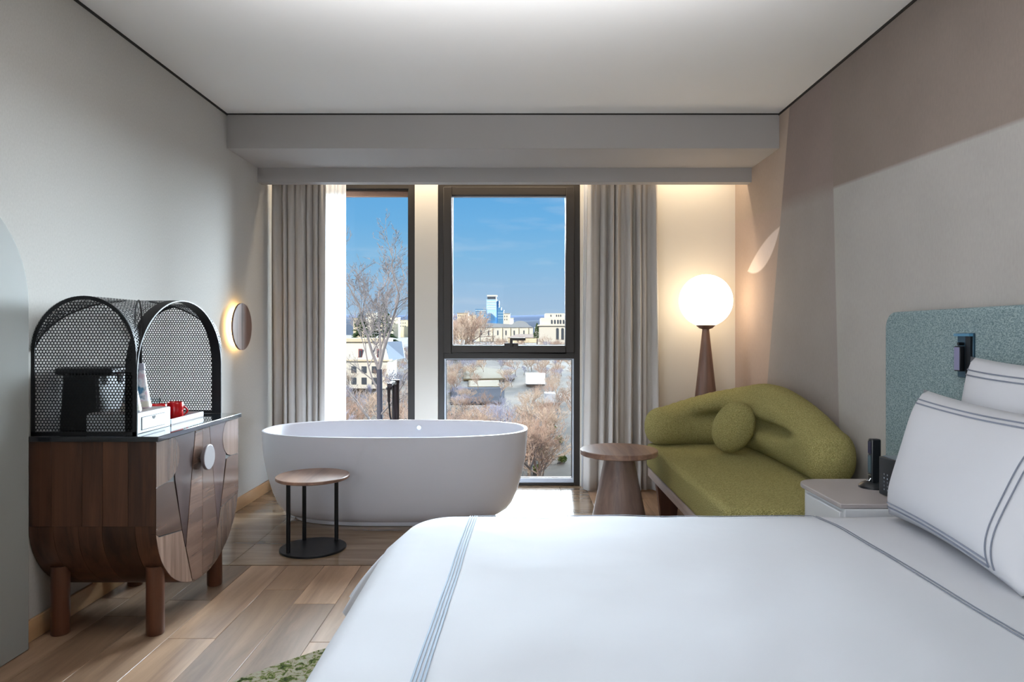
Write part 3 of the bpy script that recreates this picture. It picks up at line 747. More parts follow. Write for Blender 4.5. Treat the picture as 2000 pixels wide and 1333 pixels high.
def arcmap(c0, r0, zs, rise):
    tb = [(c0-r0*math.cos(pi*k/200), zs+rise*math.sin(pi*k/200)) for k in range(201)]; cm = [0]
    for k in range(200): cm.append(cm[-1]+math.dist(tb[k], tb[k+1]))
    def f(s):
        s = max(0, min(cm[-1]-1e-6, s)); lo = 0; hi = 200
        while hi-lo > 1:
            md = (lo+hi)//2
            if cm[md] <= s: lo = md
            else: hi = md
        q = (s-cm[lo])/(cm[lo+1]-cm[lo]); return tb[lo][0]+(tb[lo+1][0]-tb[lo][0])*q, tb[lo][1]+(tb[lo+1][1]-tb[lo][1])*q
    return f, cm[-1]
fA, lA = arcmap(hm, hr, 1.05, .30); fB, lB = arcmap(bm_, br, 1.13, .22)
perf(mb, lambda u, v: (HX0+v, *fA(u)), lA, HX1-HX0-.012, lambda u, v: 0 < u < lA and v < HX1-HX0 and fA(u)[1] > hB(HX0+v))
perf(mb, lambda u, v: (fB(u)[0], HY0+v, fB(u)[1]), lB, HY1-HY0, lambda u, v: 0 < u < lB and v < HY1-HY0 and fB(u)[1] >= hA(HY0+v))
mb.build('perforated_vault', M['mesh'], hood, recalc=False)
# front arch band, wide
vs = []; o_ = [(HY0, ZB)]+[(hm-hr*math.cos(pi*k/36), 1.05+.30*math.sin(pi*k/36)) for k in range(37)]+[(HY1, ZB)]
for y, z in o_:
    yi = hm+(y-hm)*.985; zi = z-.005 if z > ZB else z
    vs += [(HX1-.045, y, z), (HX1+.002, y, z), (HX1+.002, yi, zi), (HX1-.045, yi, zi)]
fs = []
for k in range(len(o_)-1):
    a = 4*k
    for j in range(4): fs.append((a+j, a+(j+1) % 4, a+4+(j+1) % 4, a+4+j))
MB().add(vs, fs).build('front_arch', M['mesh'], hood, smooth=30)
# groin ribs
for sx in (-1, 1):
    for sy in (-1, 1):
        P = []
        for k in range(15):
            z = 1.135+(1.348-1.135)*k/14
            ay = math.sqrt(max(0, 1-((z-1.05)/.30)**2))*hr; ax = math.sqrt(max(0, 1-((z-1.13)/.22)**2))*br
            P.append((bm_+sx*ax, hm+sy*ay, z))
        MB().tube(P, .004, 6).build('rib', M['mesh'], hood, smooth=60)

# things under the hood ---------------------------------------------------------
ZS = CH+.0045
db = thing('drawer_box', 'small white box with one drawer and a half-moon finger cut under the hood', 'box', (-1.60, 2.82, ZS))
MB().box(-1.70, -1.512, 2.690, 2.972, ZS, ZS+.082).build('box_body', M['white_box'], db, bevel=.002)
MB().box(-1.697, -1.515, 2.693, 2.969, ZS+.0822, ZS+.0842).build('top_inlay', M['grey_top'], db)
MB().box(-1.512, -1.5095, 2.745, 2.920, ZS+.014, ZS+.062).build('drawer', M['white_box'], db, bevel=.0008)
MB().prism([(-1.5094, 2.832-.014*math.cos(pi*k/10), ZS+.061-.014*math.sin(pi*k/10)) for k in range(11)], (.0006, 0, 0)).build('finger_cut', M['black'], db)
g_ = MB()
for a in ((2.742, 2.745, .012, .064), (2.920, 2.923, .012, .064)): g_.box(-1.5118, -1.5108, a[0], a[1], ZS+a[2], ZS+a[3])
g_.box(-1.5118, -1.5108, 2.742, 2.923, ZS+.062, ZS+.0645).box(-1.5118, -1.5108, 2.742, 2.923, ZS+.0115, ZS+.014)
g_.build('drawer_gap', M['black'], db)
def labelmat(name, seed):
    m = mat(name, (200,200,205), .25, coat=.4); mp, nz, r = noisy(m, (60,110,140), (214,190,200), 22, (1, 1, .8), 2, .42, .58, (0, 0, seed)); 
    e = r.color_ramp.elements.new(.5); e.color = (*lin((228,228,232)), 1); return m
for k, (x, y, lab) in enumerate(((-1.600, 2.905, 'tapering bottle with blue and pink label on the white drawer box, right one'), (-1.560, 2.755, 'tapering bottle with blue and pink label on the white drawer box, behind the hood post'))):
    bt = thing('bottle', lab, 'bottle', (x, y, ZS+.0845))
    MB().lathe([(.036, 0), (.038, .004), (.034, .03), (.026, .075), (.018, .125), (.0125, .155), (.012, .160)], (x, y, ZS+.0845), 28).build('bottle_body', labelmat('bottle_label', k), bt, smooth=40)
    MB().lathe([(.013, .160), (.0135, .164), (.0125, .186), (.010, .189), (0, .189)], (x, y, ZS+.0845), 20).build('cap', mat('pale_cap', (170,172,186), .4), bt, smooth=40)
    MB().lathe([(.0385, .006), (.0345, .030), (.034, .030), (.038, .006)], (x, y, ZS+.0845), 28).build('base_band', mat('cream_band', (206,200,186), .4), bt, smooth=40)
tr = thing('serving_tray', 'low pale rectangular tray with raised rim holding the red cups', 'tray', (-1.60, 3.13, ZS))
tb_ = MB().box(-1.70, -1.512, 2.980, 3.285, ZS, ZS+.006)
tb_.build('tray_base', M['grey_top'], tr)
tb_ = MB(); 
tb_.box(-1.70, -1.694, 2.98, 3.285, ZS+.006, ZS+.026).box(-1.518, -1.512, 2.98, 3.285, ZS+.006, ZS+.026).box(-1.694, -1.518, 2.98, 2.986, ZS+.006, ZS+.026).box(-1.694, -1.518, 3.279, 3.285, ZS+.006, ZS+.026)
tb_.build('rim', M['white_box'], tr)
def cup(x, y, lab, ang):
    t = thing('cup', lab, 'cup', (x, y, ZS+.0065), 'red cups on the tray')
    MB().lathe([(0, 0), (.026, 0), (.031, .006), (.035, .05), (.035, .078), (.033, .080), (.031, .078), (.030, .02), (0, .01)], (x, y, ZS+.0065), 32).build('cup_body', M['red'], t, smooth=50)
    ca, sa = math.cos(ang), math.sin(ang)
    MB().tube([(x+ca*(.034+.022*math.sin(pi*k/8)), y+sa*(.034+.022*math.sin(pi*k/8)), ZS+.020+.045*k/8) for k in range(9)], .004, 8).build('handle', M['red'], t, smooth=60)
cup(-1.575, 3.140, 'right red ceramic cup on the low tray', .9)
cup(-1.600, 3.040, 'left red ceramic cup on the low tray, behind the white drawer box', 2.6)
gl = MB().lathe([(.030, 0), (.034, .10), (.0325, .10), (.029, .006), (0, .006)], (-1.66, 3.10, ZS+.0065), 28).build('glass_tumbler', M['tumbler'], None, smooth=50)
tag(gl, 'clear glass tumbler behind the red cups on the tray', 'glass')
cm_ = thing('coffee_machine', 'black coffee machine seen through the near perforated panel', 'coffee machine', (-1.78, 2.83, ZS))
MB().prism([(-1.858, 2.76, ZS), (-1.69, 2.76, ZS), (-1.70, 2.76, ZS+.235), (-1.842, 2.76, ZS+.235)], (0, .20, 0)).build('machine_body', M['dark_plastic'], cm_, bevel=.01, seg=3)
MB().box(-1.872, -1.640, 2.75, 2.97, ZS+.232, ZS+.262).build('machine_head', M['dark_plastic'], cm_, bevel=.012, seg=3)
MB().box(-1.69, -1.60+.01, 2.78, 2.94, ZS, ZS+.022).build('drip_tray', M['dark_plastic'], cm_, bevel=.003)
MB().lathe([(.010, .195), (.014, .232)], (-1.665, 2.86, ZS), 16).build('spout', M['chrome'], cm_)
kt = thing('serving_bowl', 'low dark bowl standing beside the coffee machine at the wall', 'bowl', (-1.80, 3.16, ZS))
MB().lathe([(0, 0), (.05, 0), (.072, .03), (.08, .09), (.077, .09), (.068, .032), (.04, .008), (0, .008)], (-1.80, 3.16, ZS), 32).build('bowl', mat('dark_blue_bowl', (30,44,66), .2), kt, smooth=50)

# ------------------------------------------------------------------ rug
pts = []
rc = random.Random(4)
for k in range(72):
    a = 2*pi*k/72; R = 1.60; pts.append((.27+R*math.cos(a), 1.34+R*math.sin(a)))
pts = [(max(-1.30, min(1.68, x)), max(-.2, y)) for x, y in pts]
M['rug'] = mat('speckled_rug', (90,96,60), .95, spec=.05)
mp, nz, r = noisy(M['rug'], (38,46,22), (130,130,112), 34, (1, 1, 1), 8, .36, .66, distort=1.2)
e = r.color_ramp.elements.new(.47); e.color = (*lin((84,92,44)), 1); e = r.color_ramp.elements.new(.52); e.color = (*lin((124,112,98)), 1)
bump(M['rug'], 300, .8, .004)
tag(MB().prism([(x, y, .0005) for x, y in pts], (0, 0, .009)).build('rug', M['rug'], None, bevel=.003), 'round rug speckled green and cream under the bed, edge showing at bottom', 'rug')

# ------------------------------------------------------------------ outside world
def gz(y, x=0):
    P = [(6, -11), (18, -9.5), (40, -7.5), (90, -6.2), (150, -4.6), (260, -2.4), (600, -2.2), (1500, -2), (3500, -2)]
    for (a, za), (b, zb) in zip(P, P[1:]):
        if y <= b: f = max(0, (y-a)/(b-a)); return za+(zb-za)*f
    return P[-1][1]
for k_ in ('veneer_a', 'veneer_b', 'veneer_c'): M[k_].node_tree.nodes['Principled BSDF'].inputs['Coat Roughness'].default_value = .24; M[k_].node_tree.nodes['Principled BSDF'].inputs['Coat Weight'].default_value = .7
M['ground'] = mat('winter_ground', (170,158,132), .95, spec=.05)
noisy(M['ground'], (44,36,30), (88,76,64), .12, (1, 1, 1), 9, .38, .62, coords='Object')
ys = [6, 10, 18, 28, 40, 55, 75, 90, 120, 150, 200, 260, 400, 600, 1000, 1500, 2500, 3500]
mb = MB(); nx = 41
def gxy(i, j):
    y = ys[j]; x = (i/(nx-1)-.5)*2*(30+y*1.2); return (x, y, gz(y)+.35*mnoise.noise(Vector((x*.06, y*.05, 0)))*min(1, y/60))
vs = [gxy(i, j) for i in range(nx) for j in range(len(ys))]; nj = len(ys)
mb.add(vs, [(i*nj+j, (i+1)*nj+j, (i+1)*nj+j+1, i*nj+j+1) for i in range(nx-1) for j in range(nj-1)])
st(mb.build('ground', M['ground'], smooth=180))
def hills(x0, x1, y, zf, m, n=90, depth=900):
    mb = MB(); vs = []
    for i in range(n):
        x = x0+(x1-x0)*i/(n-1); z = zf(x)
        for f, zz in ((0, -30), (.35, z*.45), (.7, z*.8), (1, z), (1.4, -30)): vs.append((x, y+depth*f, zz+ (5*mnoise.noise(Vector((x*.01, f*5, y))) if 0 < f < 1.3 else 0)))
    mb.add(vs, [(i*5+j, (i+1)*5+j, (i+1)*5+j+1, i*5+j+1) for i in range(n-1) for j in range(4)])
    return st(mb.build('hills', m, smooth=180))
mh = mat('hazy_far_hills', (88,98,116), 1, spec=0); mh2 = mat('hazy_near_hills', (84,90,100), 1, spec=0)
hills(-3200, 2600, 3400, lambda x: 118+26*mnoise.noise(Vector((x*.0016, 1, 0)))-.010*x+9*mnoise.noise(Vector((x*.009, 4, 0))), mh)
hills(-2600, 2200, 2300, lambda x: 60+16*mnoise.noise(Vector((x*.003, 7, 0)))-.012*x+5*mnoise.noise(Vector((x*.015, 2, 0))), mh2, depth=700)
def px(x, Y): return (x-1011)*Y/1333
def pz(y, Y): return 1.2+(653-y)*Y/1333
def pbox(mb, xa, xb, ya, yb, Y, d): # pixel box from the reference measured at distance Y, true depth d
    return mb.box(px(xa, Y), px(xb, Y), Y, Y+d, pz(yb, Y), pz(ya, Y))
M['bwhite'] = mat('pale_stone', (226,218,202), .9, spec=.1); M['bcream'] = mat('cream_render', (226,210,178), .9, spec=.1)
M['bglass'] = mat('blue_glass_facade', (88,140,178), .35); M['bpale'] = mat('pale_blue_glass', (178,206,222), .4)
M['bwin'] = mat('dark_window', (78,82,88), .3); M['broof'] = mat('pale_metal_roof', (160,164,168), .7); M['bslate'] = mat('blue_slate', (110,124,144), .8)
def win(mb_list, parent, Y, rects, m=None, d=.15):
    for (a, b, c_, d_) in rects:
        MB().box(px(a, Y), px(b, Y), Y-d, Y+.05, pz(d_, Y), pz(c_, Y)).build('window', m or M['bwin'], parent)
# tower
Y = 720
tw = thing('tower_block', 'tall pale glass tower on the skyline with a flat white crown', 'tower', (px(962, Y), Y+10, gz(Y)))
MB().box(px(950, Y), px(970, Y), Y, Y+12, gz(Y)-2, pz(585, Y)).build('tower_shaft', M['bpale'], tw)
pbox(MB(), 952, 969, 579.5, 585, Y, 10).build('top_storey', M['bwin'], tw)
pbox(MB(), 951, 971, 576.5, 579.5, Y, 12).build('crown', M['bwhite'], tw)
MB().box(px(970, Y), px(974.5, Y), Y+3, Y+14, gz(Y)-2, pz(588, Y)).build('dark_wing', M['bglass'], tw)
for k, yy in enumerate((589, 594, 599, 603)): pbox(MB(), 951, 969.5, yy, yy+1.6, Y-.4, .5).build('balcony_band', M['bwhite'], tw)
for xx in (953.5, 957.5, 961.5, 965.5): pbox(MB(), xx, xx+1, 610, 627, Y-.3, .4).build('mullion', M['bwhite'], tw)
Y = 700
o = thing('office_block', 'low blue glass office block left of the tower', 'building', (px(939, Y), Y+8, gz(Y)))
MB().box(px(928, Y), px(950, Y), Y, Y+14, gz(Y)-2, pz(604, Y)).build('facade', M['bglass'], o)
pbox(MB(), 928.5, 949, 606, 608, Y-.3, .4).build('band', M['bpale'], o)
for k in range(4): pbox(MB(), 928.5, 949, 611+4*k, 612+4*k, Y-.3, .4).build('floor_line', M['bpale'], o)
o = thing('office_block', 'stepped blue glass block right of the tower', 'building', (px(978, Y), Y+8, gz(Y)))
MB().box(px(972, Y), px(979, Y), Y, Y+14, gz(Y)-2, pz(601, Y)).build('facade', M['bglass'], o)
MB().box(px(979, Y), px(984, Y), Y, Y+14, gz(Y)-2, pz(606, Y)).build('lower_facade', M['bglass'], o)
for k in range(3): pbox(MB(), 972.5, 983, 611+5*k, 612+5*k, Y-.3, .4).build('floor_line', M['bpale'], o)
# long pale hall with vaulted roof
Y = 330
o = thing('exhibition_hall', 'long pale stone hall with a vaulted white roof below the tower', 'building', (px(985, Y), Y+12, gz(Y)))
MB().box(px(929, Y), px(1041, Y), Y, Y+22, gz(Y)-2, pz(640, Y)).build('main_wall', M['bwhite'], o)
MB().prism([(px(929, Y), Y-.5, pz(640, Y)), (px(1041, Y), Y-.5, pz(640, Y)), (px(1034, Y), Y-.5, pz(636, Y)), (px(950, Y), Y-.5, pz(631, Y))], (0, 23, 0)).build('low_roof', M['broof'], o)
pts = [(px(998, Y), Y-.2, pz(640, Y)), (px(1034, Y), Y-.2, pz(640, Y))]+[(px(1016+18*math.cos(pi*k/14), Y), Y-.2, pz(640-13*math.sin(pi*k/14), Y)) for k in range(1, 14)]
MB().prism(pts, (0, 20, 0)).build('vaulted_roof', M['broof'], o)
win(None, o, Y, [(xx, xx+2.2, 646, 655) for xx in (939, 953, 971, 987, 1003, 1022)])
for xx in (936, 961, 980, 996, 1012, 1031): pbox(MB(), xx, xx+1.2, 641, 668, Y-.5, .6).build('pilaster', M['bcream'], o)
Y = 280
o = thing('low_house', 'low cream house with a shallow brown roof before the pale hall', 'house', (px(1030, Y), Y+5, gz(Y)))
MB().box(px(992, Y), px(1064, Y), Y, Y+8, gz(Y)-2, pz(660, Y)).build('wall', M['bcream'], o)
MB().prism([(px(990, Y), Y-.5, pz(660, Y)), (px(1066, Y), Y-.5, pz(660, Y)), (px(1046, Y), Y+4, pz(653, Y)), (px(1010, Y), Y+4, pz(653, Y))], (0, .2, 0)).build('roof', mat('brown_roof', (150,128,112), .9), o)
win(None, o, Y, [(xx, xx+2.5, 663, 668) for xx in (1050, 1058, 1020, 1010)])
# arched stone building at right
Y = 230
o = thing('arcaded_building', 'stepped cream stone building with arched windows at the right of the view', 'building', (px(1090, Y), Y+8, gz(Y)))
MB().box(px(1054, Y), px(1135, Y), Y, Y+16, gz(Y)-2, pz(637, Y)).build('main_wall', M['bwhite'], o)
pbox(MB(), 1051, 1138, 634.5, 637, Y-.6, 17).build('cornice', M['bwhite'], o)
MB().box(px(1057, Y), px(1135, Y), Y+1, Y+14, pz(634.5, Y), pz(621, Y)).build('upper_storey', M['bwhite'], o)
MB().box(px(1066, Y), px(1120, Y), Y+2, Y+12, pz(621, Y), pz(612, Y)).build('attic', M['bwhite'], o)
def archwin(parent, xa, xb, ya, yb, Yf):
    c0, r0 = (xa+xb)/2, (xb-xa)/2
    P = [(px(xa, Yf), Yf-.12, pz(yb, Yf)), (px(xb, Yf), Yf-.12, pz(yb, Yf))]+[(px(c0+r0*math.cos(pi*k/8), Yf), Yf-.12, pz(ya+r0-r0*math.sin(pi*k/8), Yf)) for k in range(9)]
    MB().prism(P, (0, .2, 0)).build('arched_window', M['bwin'], parent)
for xx in (1076, 1082, 1088, 1093, 1099, 1105, 1111): archwin(o, xx, xx+3.2, 625, 633, Y+1)
for xx in (1086, 1096, 1106): archwin(o, xx, xx+5, 641, 664, Y)
for xx in (1075, 1086, 1090, 1094): archwin(o, xx, xx+1.8, 615, 619, Y+2)
# small city houses on the skyline
cr = random.Random(12)
labs = ['small pale house low on the hazy skyline']
cityX = [(893, 914, 612), (905, 928, 617), (983, 996, 613), (992, 1003, 622), (1045, 1052, 640), (690, 712, 622), (715, 735, 612), (737, 757, 615), (760, 778, 621), (776, 799, 626), (1060, 1075, 600), (912, 922, 607)]
for i, (a, b, t) in enumerate(cityX[:10]):
    Y = 470+26*i
    o = thing('distant_building', 'small pale flat-roofed building on the hazy skyline', 'building', (px((a+b)/2, Y), Y+5, gz(Y)), 'pale buildings along the skyline')
    MB().box(px(a, Y), px(b, Y), Y, Y+12, gz(Y)-3, pz(t, Y)).build('wall', cr.choice((M['bwhite'], M['bcream'], M['bwhite'])), o)
    MB().box(px(a-.6, Y), px(b+.6, Y), Y-.5, Y+12.5, pz(t, Y), pz(t-1, Y)).build('roof', M['broof'], o)
    win(None, o, Y, [(xx, xx+1.4, t+4+6*r_, t+7+6*r_) for r_ in range(2) for xx in [a+2+4.2*k for k in range(int((b-a-3)/4.2))]])
# white mansard house in the left window
Y = 92
o = thing('mansard_house', 'white mansard house with red-framed window behind the bare tree, left window', 'house', (px(715, Y), Y+4, gz(Y)))
MB().box(px(636, Y), px(757, Y), Y, Y+7, gz(Y)-1, pz(706, Y)).build('lower_wall', M['bwhite'], o)
MB().prism([(px(640, Y), Y+.1, pz(706, Y)), (px(757, Y), Y+.1, pz(706, Y)), (px(747, Y), Y+.9, pz(668, Y)), (px(646, Y), Y+.9, pz(668, Y))], (0, 6, 0)).build('mansard_front', M['bwhite'], o)
pbox(MB(), 634, 760, 703, 706, Y-.3, 8).build('cornice', M['bcream'], o)
pbox(MB(), 642, 752, 661, 668, Y+.5, 6).build('roof_parapet', M['bcream'], o)
MB().prism([(px(757, Y), Y+1, pz(706, Y)), (px(776, Y), Y+6, pz(703, Y)), (px(770, Y), Y+6, pz(668, Y)), (px(748, Y), Y+1.5, pz(668, Y))], (0, .5, 0)).build('slate_slope', M['bslate'], o)
rf = mat('red_window_frame', (140,70,72), .6)
for xx in (736, 700, 664):
    w_ = pbox(MB(), xx, xx+7, 682, 701, Y+.25, .2).build('window', rf, o); pbox(MB(), xx+1.6, xx+5.4, 685, 698, Y+.18, .1).build('pane', M['bwin'], w_)
for xx in (686, 706, 726): 
    for yy in (716, 738): pbox(MB(), xx, xx+9, yy, yy+13, Y-.1, .2).build('window', M['bwin'], o)
# white box van, shed, road, wall
Y = 98
o = thing('container', 'white box container among bare trees in the lower window', 'container', (px(1046, Y), Y+1, gz(Y)))
MB().box(px(1027, Y), px(1065, Y), Y, Y+2.4, pz(751, Y), pz(731, Y)).build('container_body', mat('white_paint', (245,245,245), .5), o)
MB().box(px(1029, Y), px(1063, Y), Y+.2, Y+2.2, gz(Y)-.2, pz(751, Y)).build('supports', M['bwin'], o)
Y = 76
o = MB().box(px(1064, Y), px(1084, Y), Y, Y+2, gz(Y)-.2, pz(769, Y)).build('shed', mat('grey_sheet_metal', (190,192,198), .7), None)
tag(o, 'small grey sheet-metal shed below the white container', 'shed')
def patch(name, xa, xb, ya, yb, m, lift=.12):
    # flat strip lying on the ground
    def Yat(py):
        lo, hi = 20, 600
        for _ in range(40):
            md = (lo+hi)/2
            if pz(py, md) > gz(md): lo = md
            else: hi = md
        return lo
    y0_, y1_ = Yat(yb), Yat(ya); V = []
    n_ = 12
    def fn(u, v):
        y = y0_+(y1_-y0_)*v; x = px(xa+(xb-xa)*u, y); return (x, y, gz(y)+.35*mnoise.noise(Vector((x*.06, y*.05, 0)))*min(1, y/60)+lift)
    return st(MB().grid(fn, n_, n_).build(name, m, None, smooth=180, solid=.05))
patch('road', 880, 985, 756, 792, mat('grey_asphalt', (74,75,80), 1, spec=0))  # one even dark grey road surface
patch('field', 905, 1005, 718, 744, mat('dry_grass', (92,80,58), .95, spec=.05))
patch('path', 915, 975, 745, 756, mat('pale_gravel', (116,104,84), .95, spec=.05), .16)

# bare trees ------------------------------------------------------------------
def tree_mesh(seed, H, depth, nch, spread, r0, split=.35, k=3, twig=1.0):
    r = random.Random(seed); tr_ = MB(); br_ = MB()
    def seg(mb, a, b, ra, rb, n):
        d = (b-a).normalized(); u = d.orthogonal().normalized(); w = d.cross(u)
        vs = []
        for p, q in ((a, ra), (b, rb)):
            for i in range(n): t = 2*pi*i/n; vs.append(p+(u*math.cos(t)+w*math.sin(t))*q)
        mb.add(vs, [(i, (i+1) % n, (i+1) % n+n, i+n) for i in range(n)])
    def grow(p, d, l, rad, lev):
        nseg = 3 if lev < 3 else 2
        q = p
        for i in range(nseg):
            d = (d+Vector((r.gauss(0, .11), r.gauss(0, .11), r.gauss(.05, .08)))).normalized(); e = q+d*l/nseg
            ra = rad*(1-.3*i/nseg); rb_ = rad*(1-.3*(i+1)/nseg)
            seg(tr_ if lev == 0 else br_, q, e, ra, rb_, 6 if lev < 2 else 3); q0 = q; q = e
            if lev >= 1 and lev < depth and r.random() < .55:
                dd = (d+Vector((r.gauss(0, 1), r.gauss(0, 1), r.gauss(0, .6))).normalized()*spread*1.3).normalized()
                grow(q, dd, l*.55, max(rad*.4, .006*twig), lev+2)
        if lev < depth:
            for _ in range(nch if lev else nch+1):
                dd = (d+Vector((r.gauss(0, 1), r.gauss(0, 1), r.gauss(.15, .5))).normalized()*spread).normalized()
                grow(q, dd, l*r.uniform(.58, .85), max(rad*.62, .006*twig), lev+1)
    grow(Vector((0, 0, 0)), Vector((0, 0, 1)), H*split, r0, 0)
    return tr_, br_
M['bark'] = mat('pale_bark', (150,134,120), .9, spec=.05); M['twig'] = mat('tan_twigs', (190,170,152), .9, spec=.05)
M['twig_r'] = mat('rusty_twigs', (174,150,134), .9, spec=.05); M['twig_g'] = mat('grey_twigs', (166,163,174), .9, spec=.05); M['bark_d'] = mat('dark_bark', (84,82,90), .9, spec=.05)
protos = []
def meshof(mb, name, m):
    me = bpy.data.meshes.new(name); me.from_pydata([tuple(p) for p in mb.v], [], mb.f); me.materials.append(m); me.update(); return me
for i in range(6):
    a, b = tree_mesh(20+i, 9, 5, 3, .75, .16, .26, twig=2.4)
    protos.append((meshof(a, 'trunk', M['bark']), meshof(b, 'branches', (M['twig'], M['twig_r'], M['twig_g'])[i % 3])))
def put_tree(x, y, s, k, label, group, zoff=0):
    if 'thicket' in label:
        side = 'left' if 1011+x*1333/y < 835 else 'right'; c_ = ('tan', 'russet', 'grey')[k % 3]
        label = 'bare %s-twigged tree in the winter thicket seen through the %s window' % (c_, side); group = '%s bare trees behind the %s window' % (c_, side)
    t = thing('bare_tree', label, 'tree', (x, y, gz(y)-.3+zoff), group); t.scale = (s, s, s*1.0); t.rotation_euler.z = rnd.uniform(0, 6.28)
    for nm, me in (('trunk', protos[k][0]), ('branches', protos[k][1])):
        o = bpy.data.objects.new(nm, me); COL.objects.link(o); o.parent = t
    return t
tr_rnd = random.Random(99)
for i in range(235):
    Y = 34*(1+tr_rnd.random()**1.4*5.5)
    xx = px(tr_rnd.uniform(850, 1140) if i % 3 else tr_rnd.uniform(640, 830), Y)
    top_px = 690 if Y < 150 else 640
    maxH = pz(tr_rnd.uniform(700, 800) if Y < 110 else tr_rnd.uniform(672, 720), Y)-gz(Y)
    if i % 3 == 0: maxH = pz(tr_rnd.uniform(640, 790), Y)-gz(Y)
    s = max(.35, min(1.5, maxH/11))
    pxx = 1011+xx*1333/Y
    if 905 < pxx < 1070 and 75 < Y < 145 and tr_rnd.random() < .4: continue
    k = tr_rnd.choice((0, 1, 2, 3, 4, 5)) if pxx < 1000 else tr_rnd.choice((0, 1, 4, 3))
    put_tree(xx, Y, s, k, 'bare winter tree among the thicket below the windows', 'bare trees of the winter thicket')
for i in range(16):
    Y = 150+tr_rnd.random()*60; put_tree(px(tr_rnd.uniform(872, 925), Y), Y, 1.35*Y/160*tr_rnd.uniform(.8, 1.1)+.1, tr_rnd.choice((1, 4, 0)), 'russet bare tree in the tall clump left of the pale hall', 'russet trees left of the hall')
for i in range(26):
    Y = tr_rnd.uniform(60, 240); put_tree(px(tr_rnd.uniform(1145, 1500), Y), Y, tr_rnd.uniform(.4, .6), tr_rnd.choice((0, 1, 2, 3, 4)), 'bare winter tree among the thicket below the windows', '')
for i in range(60):
    Y = tr_rnd.uniform(95, 190); put_tree(px(tr_rnd.uniform(865, 1125), Y), Y, Y/160*tr_rnd.uniform(.35, .62), tr_rnd.choice((0, 2, 3, 5, 1)), 'bare winter tree among the thicket below the windows', 'bare trees of the winter thicket')
for i in range(14):
    Y = 170+tr_rnd.random()*60; put_tree(px(tr_rnd.uniform(930, 1110), Y), Y, .62*tr_rnd.uniform(.7, 1.1), tr_rnd.choice((1, 4, 0)), 'small russet bare tree in front of the pale hall and arcaded building', 'russet trees before the hall')
# the tall near tree in the left window
nt_ = thing('tall_bare_tree', 'tall slender bare tree close outside the left window', 'tree', (px(742, 15), 15, gz(15)))
def near_tree():
    r = random.Random(31); tk = MB(); brn = MB()
    X0 = px(742, 15); base = Vector((X0, 15, gz(15)))
    fork = Vector((px(741, 15), 15, pz(722, 15)))
    tk.tube([base, base.lerp(fork, .5)+Vector((.05, 0, 0)), fork], [.13, .085, .06], 8)
    def seg(a_, b_, ra, rb_, n=4):
        d = (b_-a_).normalized(); u = d.orthogonal().normalized(); w = d.cross(u); vs = []
        for p, q in ((a_, ra), (b_, rb_)):
            for i in range(n): t = 2*pi*i/n; vs.append(p+(u*math.cos(t)+w*math.sin(t))*q)
        brn.add(vs, [(i, (i+1) % n, (i+1) % n+n, i+n) for i in range(n)])
    def grow(p, d, l, rad, lev):
        q = p
        for i in range(4):
            d = (d+Vector((r.gauss(0, .10), r.gauss(0, .10), r.gauss(.07, .06)))).normalized(); e = q+d*l/4
            seg(q, e, rad*(1-.15*i), rad*(1-.15*(i+1)), 5 if lev < 2 else 3); q = e
            if lev < 6 and r.random() < (.92 if lev < 4 else .6):
                dd = (d+Vector((r.gauss(0, 1), r.gauss(0, 1), r.gauss(0, .4))).normalized()*.75).normalized()
                grow(q, dd, l*r.uniform(.45, .62), max(rad*.5, .0042), lev+1)
    for dx, dy, l, rr in ((-.55, .1, 1.5, .042), (.42, -.2, 1.7, .045), (-.05, .3, 1.8, .034), (.15, .4, 1.4, .028)):
        grow(fork, Vector((dx, dy, 1.1)).normalized(), l, rr, 0)
    for f, dx in ((.80, .9), (.86, -.9), (.90, .7), (.74, -.8), (.68, .9), (.60, -.7), (.95, -.5), (.55, .6)):
        grow(base.lerp(fork, f), Vector((dx, r.uniform(-.6, .6), .9)).normalized(), 1.3, .026, 1)
    tk.build('trunk', M['bark_d'], nt_, smooth=60); brn.build('branches', mat('grey_branch', (150,140,136), .9, spec=.05), nt_, recalc=False)
near_tree()
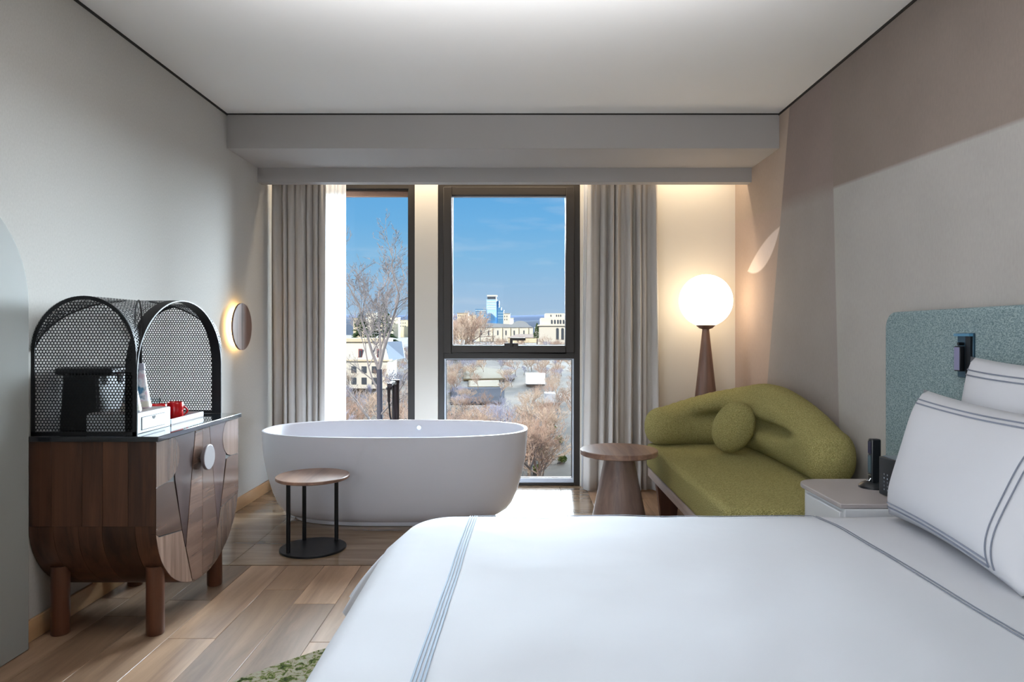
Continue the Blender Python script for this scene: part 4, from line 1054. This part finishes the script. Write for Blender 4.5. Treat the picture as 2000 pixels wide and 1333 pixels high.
# conifers in the left window
def conifer(x, Y, topz, rad, label):
    r = random.Random(int(x*10)); t = thing('conifer', label, 'tree', (x, Y, gz(Y))); H = topz-gz(Y)
    MB().tube([(x, Y, gz(Y)), (x, Y, topz)], [.2, .03], 6).build('trunk', M['bark_d'], t)
    mb = MB()
    for i in range(420):
        f = r.random()**.8; z = gz(Y)+H*(.35+.65*f); R = rad*(1-f)**.7*r.uniform(.5, 1)+.1; a = r.uniform(0, 6.28)
        c_ = Vector((x+R*math.cos(a)*.5, Y+R*math.sin(a)*.5, z)); d = Vector((math.cos(a), math.sin(a), -.25))*R*.55; w = Vector((-math.sin(a), math.cos(a), 0))*.22
        mb.add([c_, c_+d*.6+w, c_+d*1.1, c_+d*.6-w, c_+d*.6+Vector((0, 0, .22))], [(0, 1, 4), (1, 2, 4), (2, 3, 4), (3, 0, 4), (0, 3, 2, 1)])
    mb.build('foliage', mat('dark_green_needles', (70,86,58), .9, spec=.05), t, recalc=False)
conifer(px(748, 130), 130, pz(594, 130), 3.4, 'dark green conifer, taller of the two above the mansard house')
conifer(px(706, 125), 125, pz(611, 125), 2.8, 'shorter green conifer rising behind the mansard house')
conifer(px(1049, 240), 240, pz(632, 240), 1.6, 'slim dark cypress beside the arcaded building')
# green shrubs near bottom of the lower window
for i, (xx, yy, s) in enumerate(((1062, 893, .9), (1040, 868, .8), (1092, 868, .8), (1098, 905, .7), (1048, 925, .6), (1080, 845, .7))):
    Y = 30
    while pz(yy, Y) > gz(Y): Y += .25
    r = random.Random(i); x = px(xx, Y); s *= 1.5; z = gz(Y)+s*.25; mb = MB()
    for k in range(160):
        v = Vector((r.gauss(0, 1), r.gauss(0, 1), r.gauss(0, 1))).normalized()*r.uniform(.3, 1)*s*.30; p = Vector((x, Y, z))+v; q = Vector((r.gauss(0, 1), r.gauss(0, 1), r.gauss(0, 1))).normalized()*.09; w = q.orthogonal().normalized()*.07
        mb.add([p-q, p+w, p+q, p-w], [(0, 1, 2, 3)])
    t = thing('evergreen_shrub', 'yellow-green shrub at the foot of the slope, low in the right window', 'shrub', (x, Y, gz(Y)-.2), 'yellow-green shrubs at the foot of the slope')
    mb.build('leaves', mat('yellow_green_leaves', (112,116,60), .9, spec=.05), t, recalc=False)
    MB().tube([(x, Y, gz(Y)-.2), (x, Y, z)], .03, 6).build('stem', M['bark'], t)
